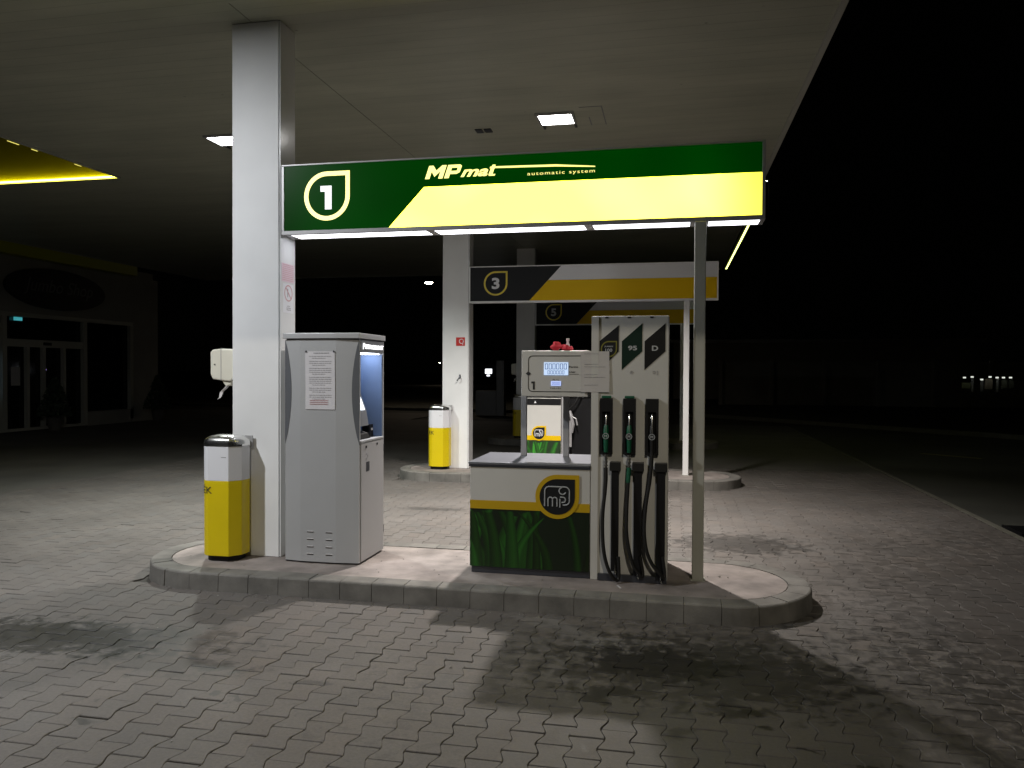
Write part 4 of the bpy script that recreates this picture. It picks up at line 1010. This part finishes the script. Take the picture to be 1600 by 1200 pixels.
q = at(687, 567, 90); street_lamp(q[0], 90, q[2], 'tiny distant lamp just left of the middle column', .2)
q = at(1198.5, 283, 160); street_lamp(q[0], 160, q[2], 'tiny distant lamp at the right end of the number 1 sign', .3)
f = empty('concrete_fence', (10, 42, 0), 'dim precast concrete panel fence across the road', 'fence')
pn = MB(); ps_ = MB()
for i in range(8):
    x0 = 2.4 + i * 2.55
    for j in range(5): pn.box(x0 + .1, x0 + 2.49, 42 + .01 * (j % 2), 42.06, .02 + j * .45, .45 + j * .45)
for i in range(9):
    x = 2.4 + i * 2.55; MB().box(x - .09, x + .09, 41.94, 42.10, 0, 2.35).build('post', 'concrete', f)
pn.build('panels', 'concrete', f)
fb = empty('low_building', (8, 50, 0), 'long dim flat building behind the concrete fence', 'building')
MB().box(0, 17.5, 50, 58, 0, 3.5).build('wall', 'render', fb)
MB().box(-.2, 17.7, 49.8, 58.2, 3.505, 3.7).build('roof', 'frame', fb)
rk = empty('display_stand', (16, 26, 0), 'row of dim sign boards under small spotlights, far right', 'display stand')
def at(px, py, Y):
    d = MR.T @ np.array([(px - 800) / FPX, (py - 600) / FPX, 1.]); return np.array([0, 0, H]) + d * Y / d[1]
Yk = 24.0
for (a, b, c, d, cc) in [(1503, 1517, 598, 607, (.26, .28, .16)), (1539, 1551, 592, 608, (.35, .30, .24)), (1565, 1574, 594, 606, (.14, .15, .11)), (1577, 1584, 594, 606, (.12, .13, .10))]:
    p0 = at(a, d, Yk); p1 = at(b, c, Yk)
    MB().box(p0[0], p1[0], Yk, Yk + .04, p0[2], p1[2]).build('board', pr('board', cc, .6), rk)
for a, z in [(1507, 590), (1519, 589), (1534, 593), (1547, 589), (1558, 590), (1568, 590), (1579, 590)]:
    q = at(a, z, Yk - .15); MB().box(q[0] - .03, q[0] + .03, Yk - .17, Yk - .13, q[2] - .02, q[2] + .02).build('spot', em('spot', (.9, .95, .85), .9), rk)
for a in (1519, 1534, 1558): q = at(a, 600, Yk); q2 = at(a, 612, Yk); MB().box(q[0] - .03, q[0] + .03, Yk - .02, Yk, q2[2], q[2] + .15).build('upright', 'frame', rk)
rf2 = MB(); rf2.box(13.0, 19, Yk + .3, Yk + 3.3, 0, 3.0); rf2.build('backing_wall', 'black', rk)

# tall lamp behind the photographer to the right: its warm light reaches in under the canopy edge
sl = empty('street_lamp', (3.6, -13.4, 0), 'tall warm street lamp outside the canopy, behind the viewer', 'street lamp')
MB().tube([(3.6, -13.7, 0), (3.6, -13.7, 12.6), (3.6, -13.4, 12.95)], [.11, .06, .05], 10).build('pole', 'steeld', sl)
MB().box(3.35, 3.85, -13.5, -13.2, 12.93, 13.02).build('hood', 'steeld', sl)
la = bpy.data.lights.new('lamp_beam', 'AREA'); la.size = .25; la.spread = math.radians(44); la.energy = STREET * .105; la.color = (1, .90, .72)
lo = bpy.data.objects.new('lamp_beam', la); COL.objects.link(lo); lo.parent = sl; lo.location = (0, 0.1, 12.85)
lo.rotation_euler = (Vector((-.3, 6, 1)) - Vector((3.6, -13.3, 12.85))).to_track_quat('-Z', 'Y').to_euler()

gm = MB(); R = random.Random(21)
def pebble(x, y, z, r):
    P = [Vector((R.gauss(0, 1), R.gauss(0, 1), R.gauss(0, .6))).normalized() * r * R.uniform(.6, 1.1) for _ in range(6)]
    gm.add([(x + r * a, y + r * b, z + r * .5 * c) for a, b, c in [(1, 0, 0), (0, 1, 0), (-.8, .1, .2), (0, -1, .1), (.1, .1, 1), (0, 0, -1)]], [(0, 1, 4), (1, 2, 4), (2, 3, 4), (3, 0, 4), (1, 0, 5), (2, 1, 5), (3, 2, 5), (0, 3, 5)])
for i in range(90): pebble(R.uniform(-4.0, .8), R.uniform(5.55, 6.6), K + .001, R.uniform(.003, .008))
for i in range(110): pebble(R.uniform(-3.6, .35), 5.375 - abs(R.gauss(0, .06)), .002, R.uniform(.002, .006))
for i in range(260): pebble(R.uniform(-5, 3), R.uniform(3, 9), .002, R.uniform(.002, .006))
for (px, py) in [(1114, 874), (1137, 877), (1124, 901), (1194, 934), (704, 1042), (674, 1003), (863, 950)]:
    d = MR.T @ np.array([(px - 800) / FPX, (py - 600) / FPX, 1.]); zz = K if py < 940 and px > 1000 else .004
    q = np.array([0, 0, H]) + d * (zz - H) / d[2]; pebble(q[0], q[1], zz + .002, .012)
tag(gm.build('grit', 'mortar'), 'pale grit and gravel chips scattered over the island and paving', 'grit', kind='stuff')
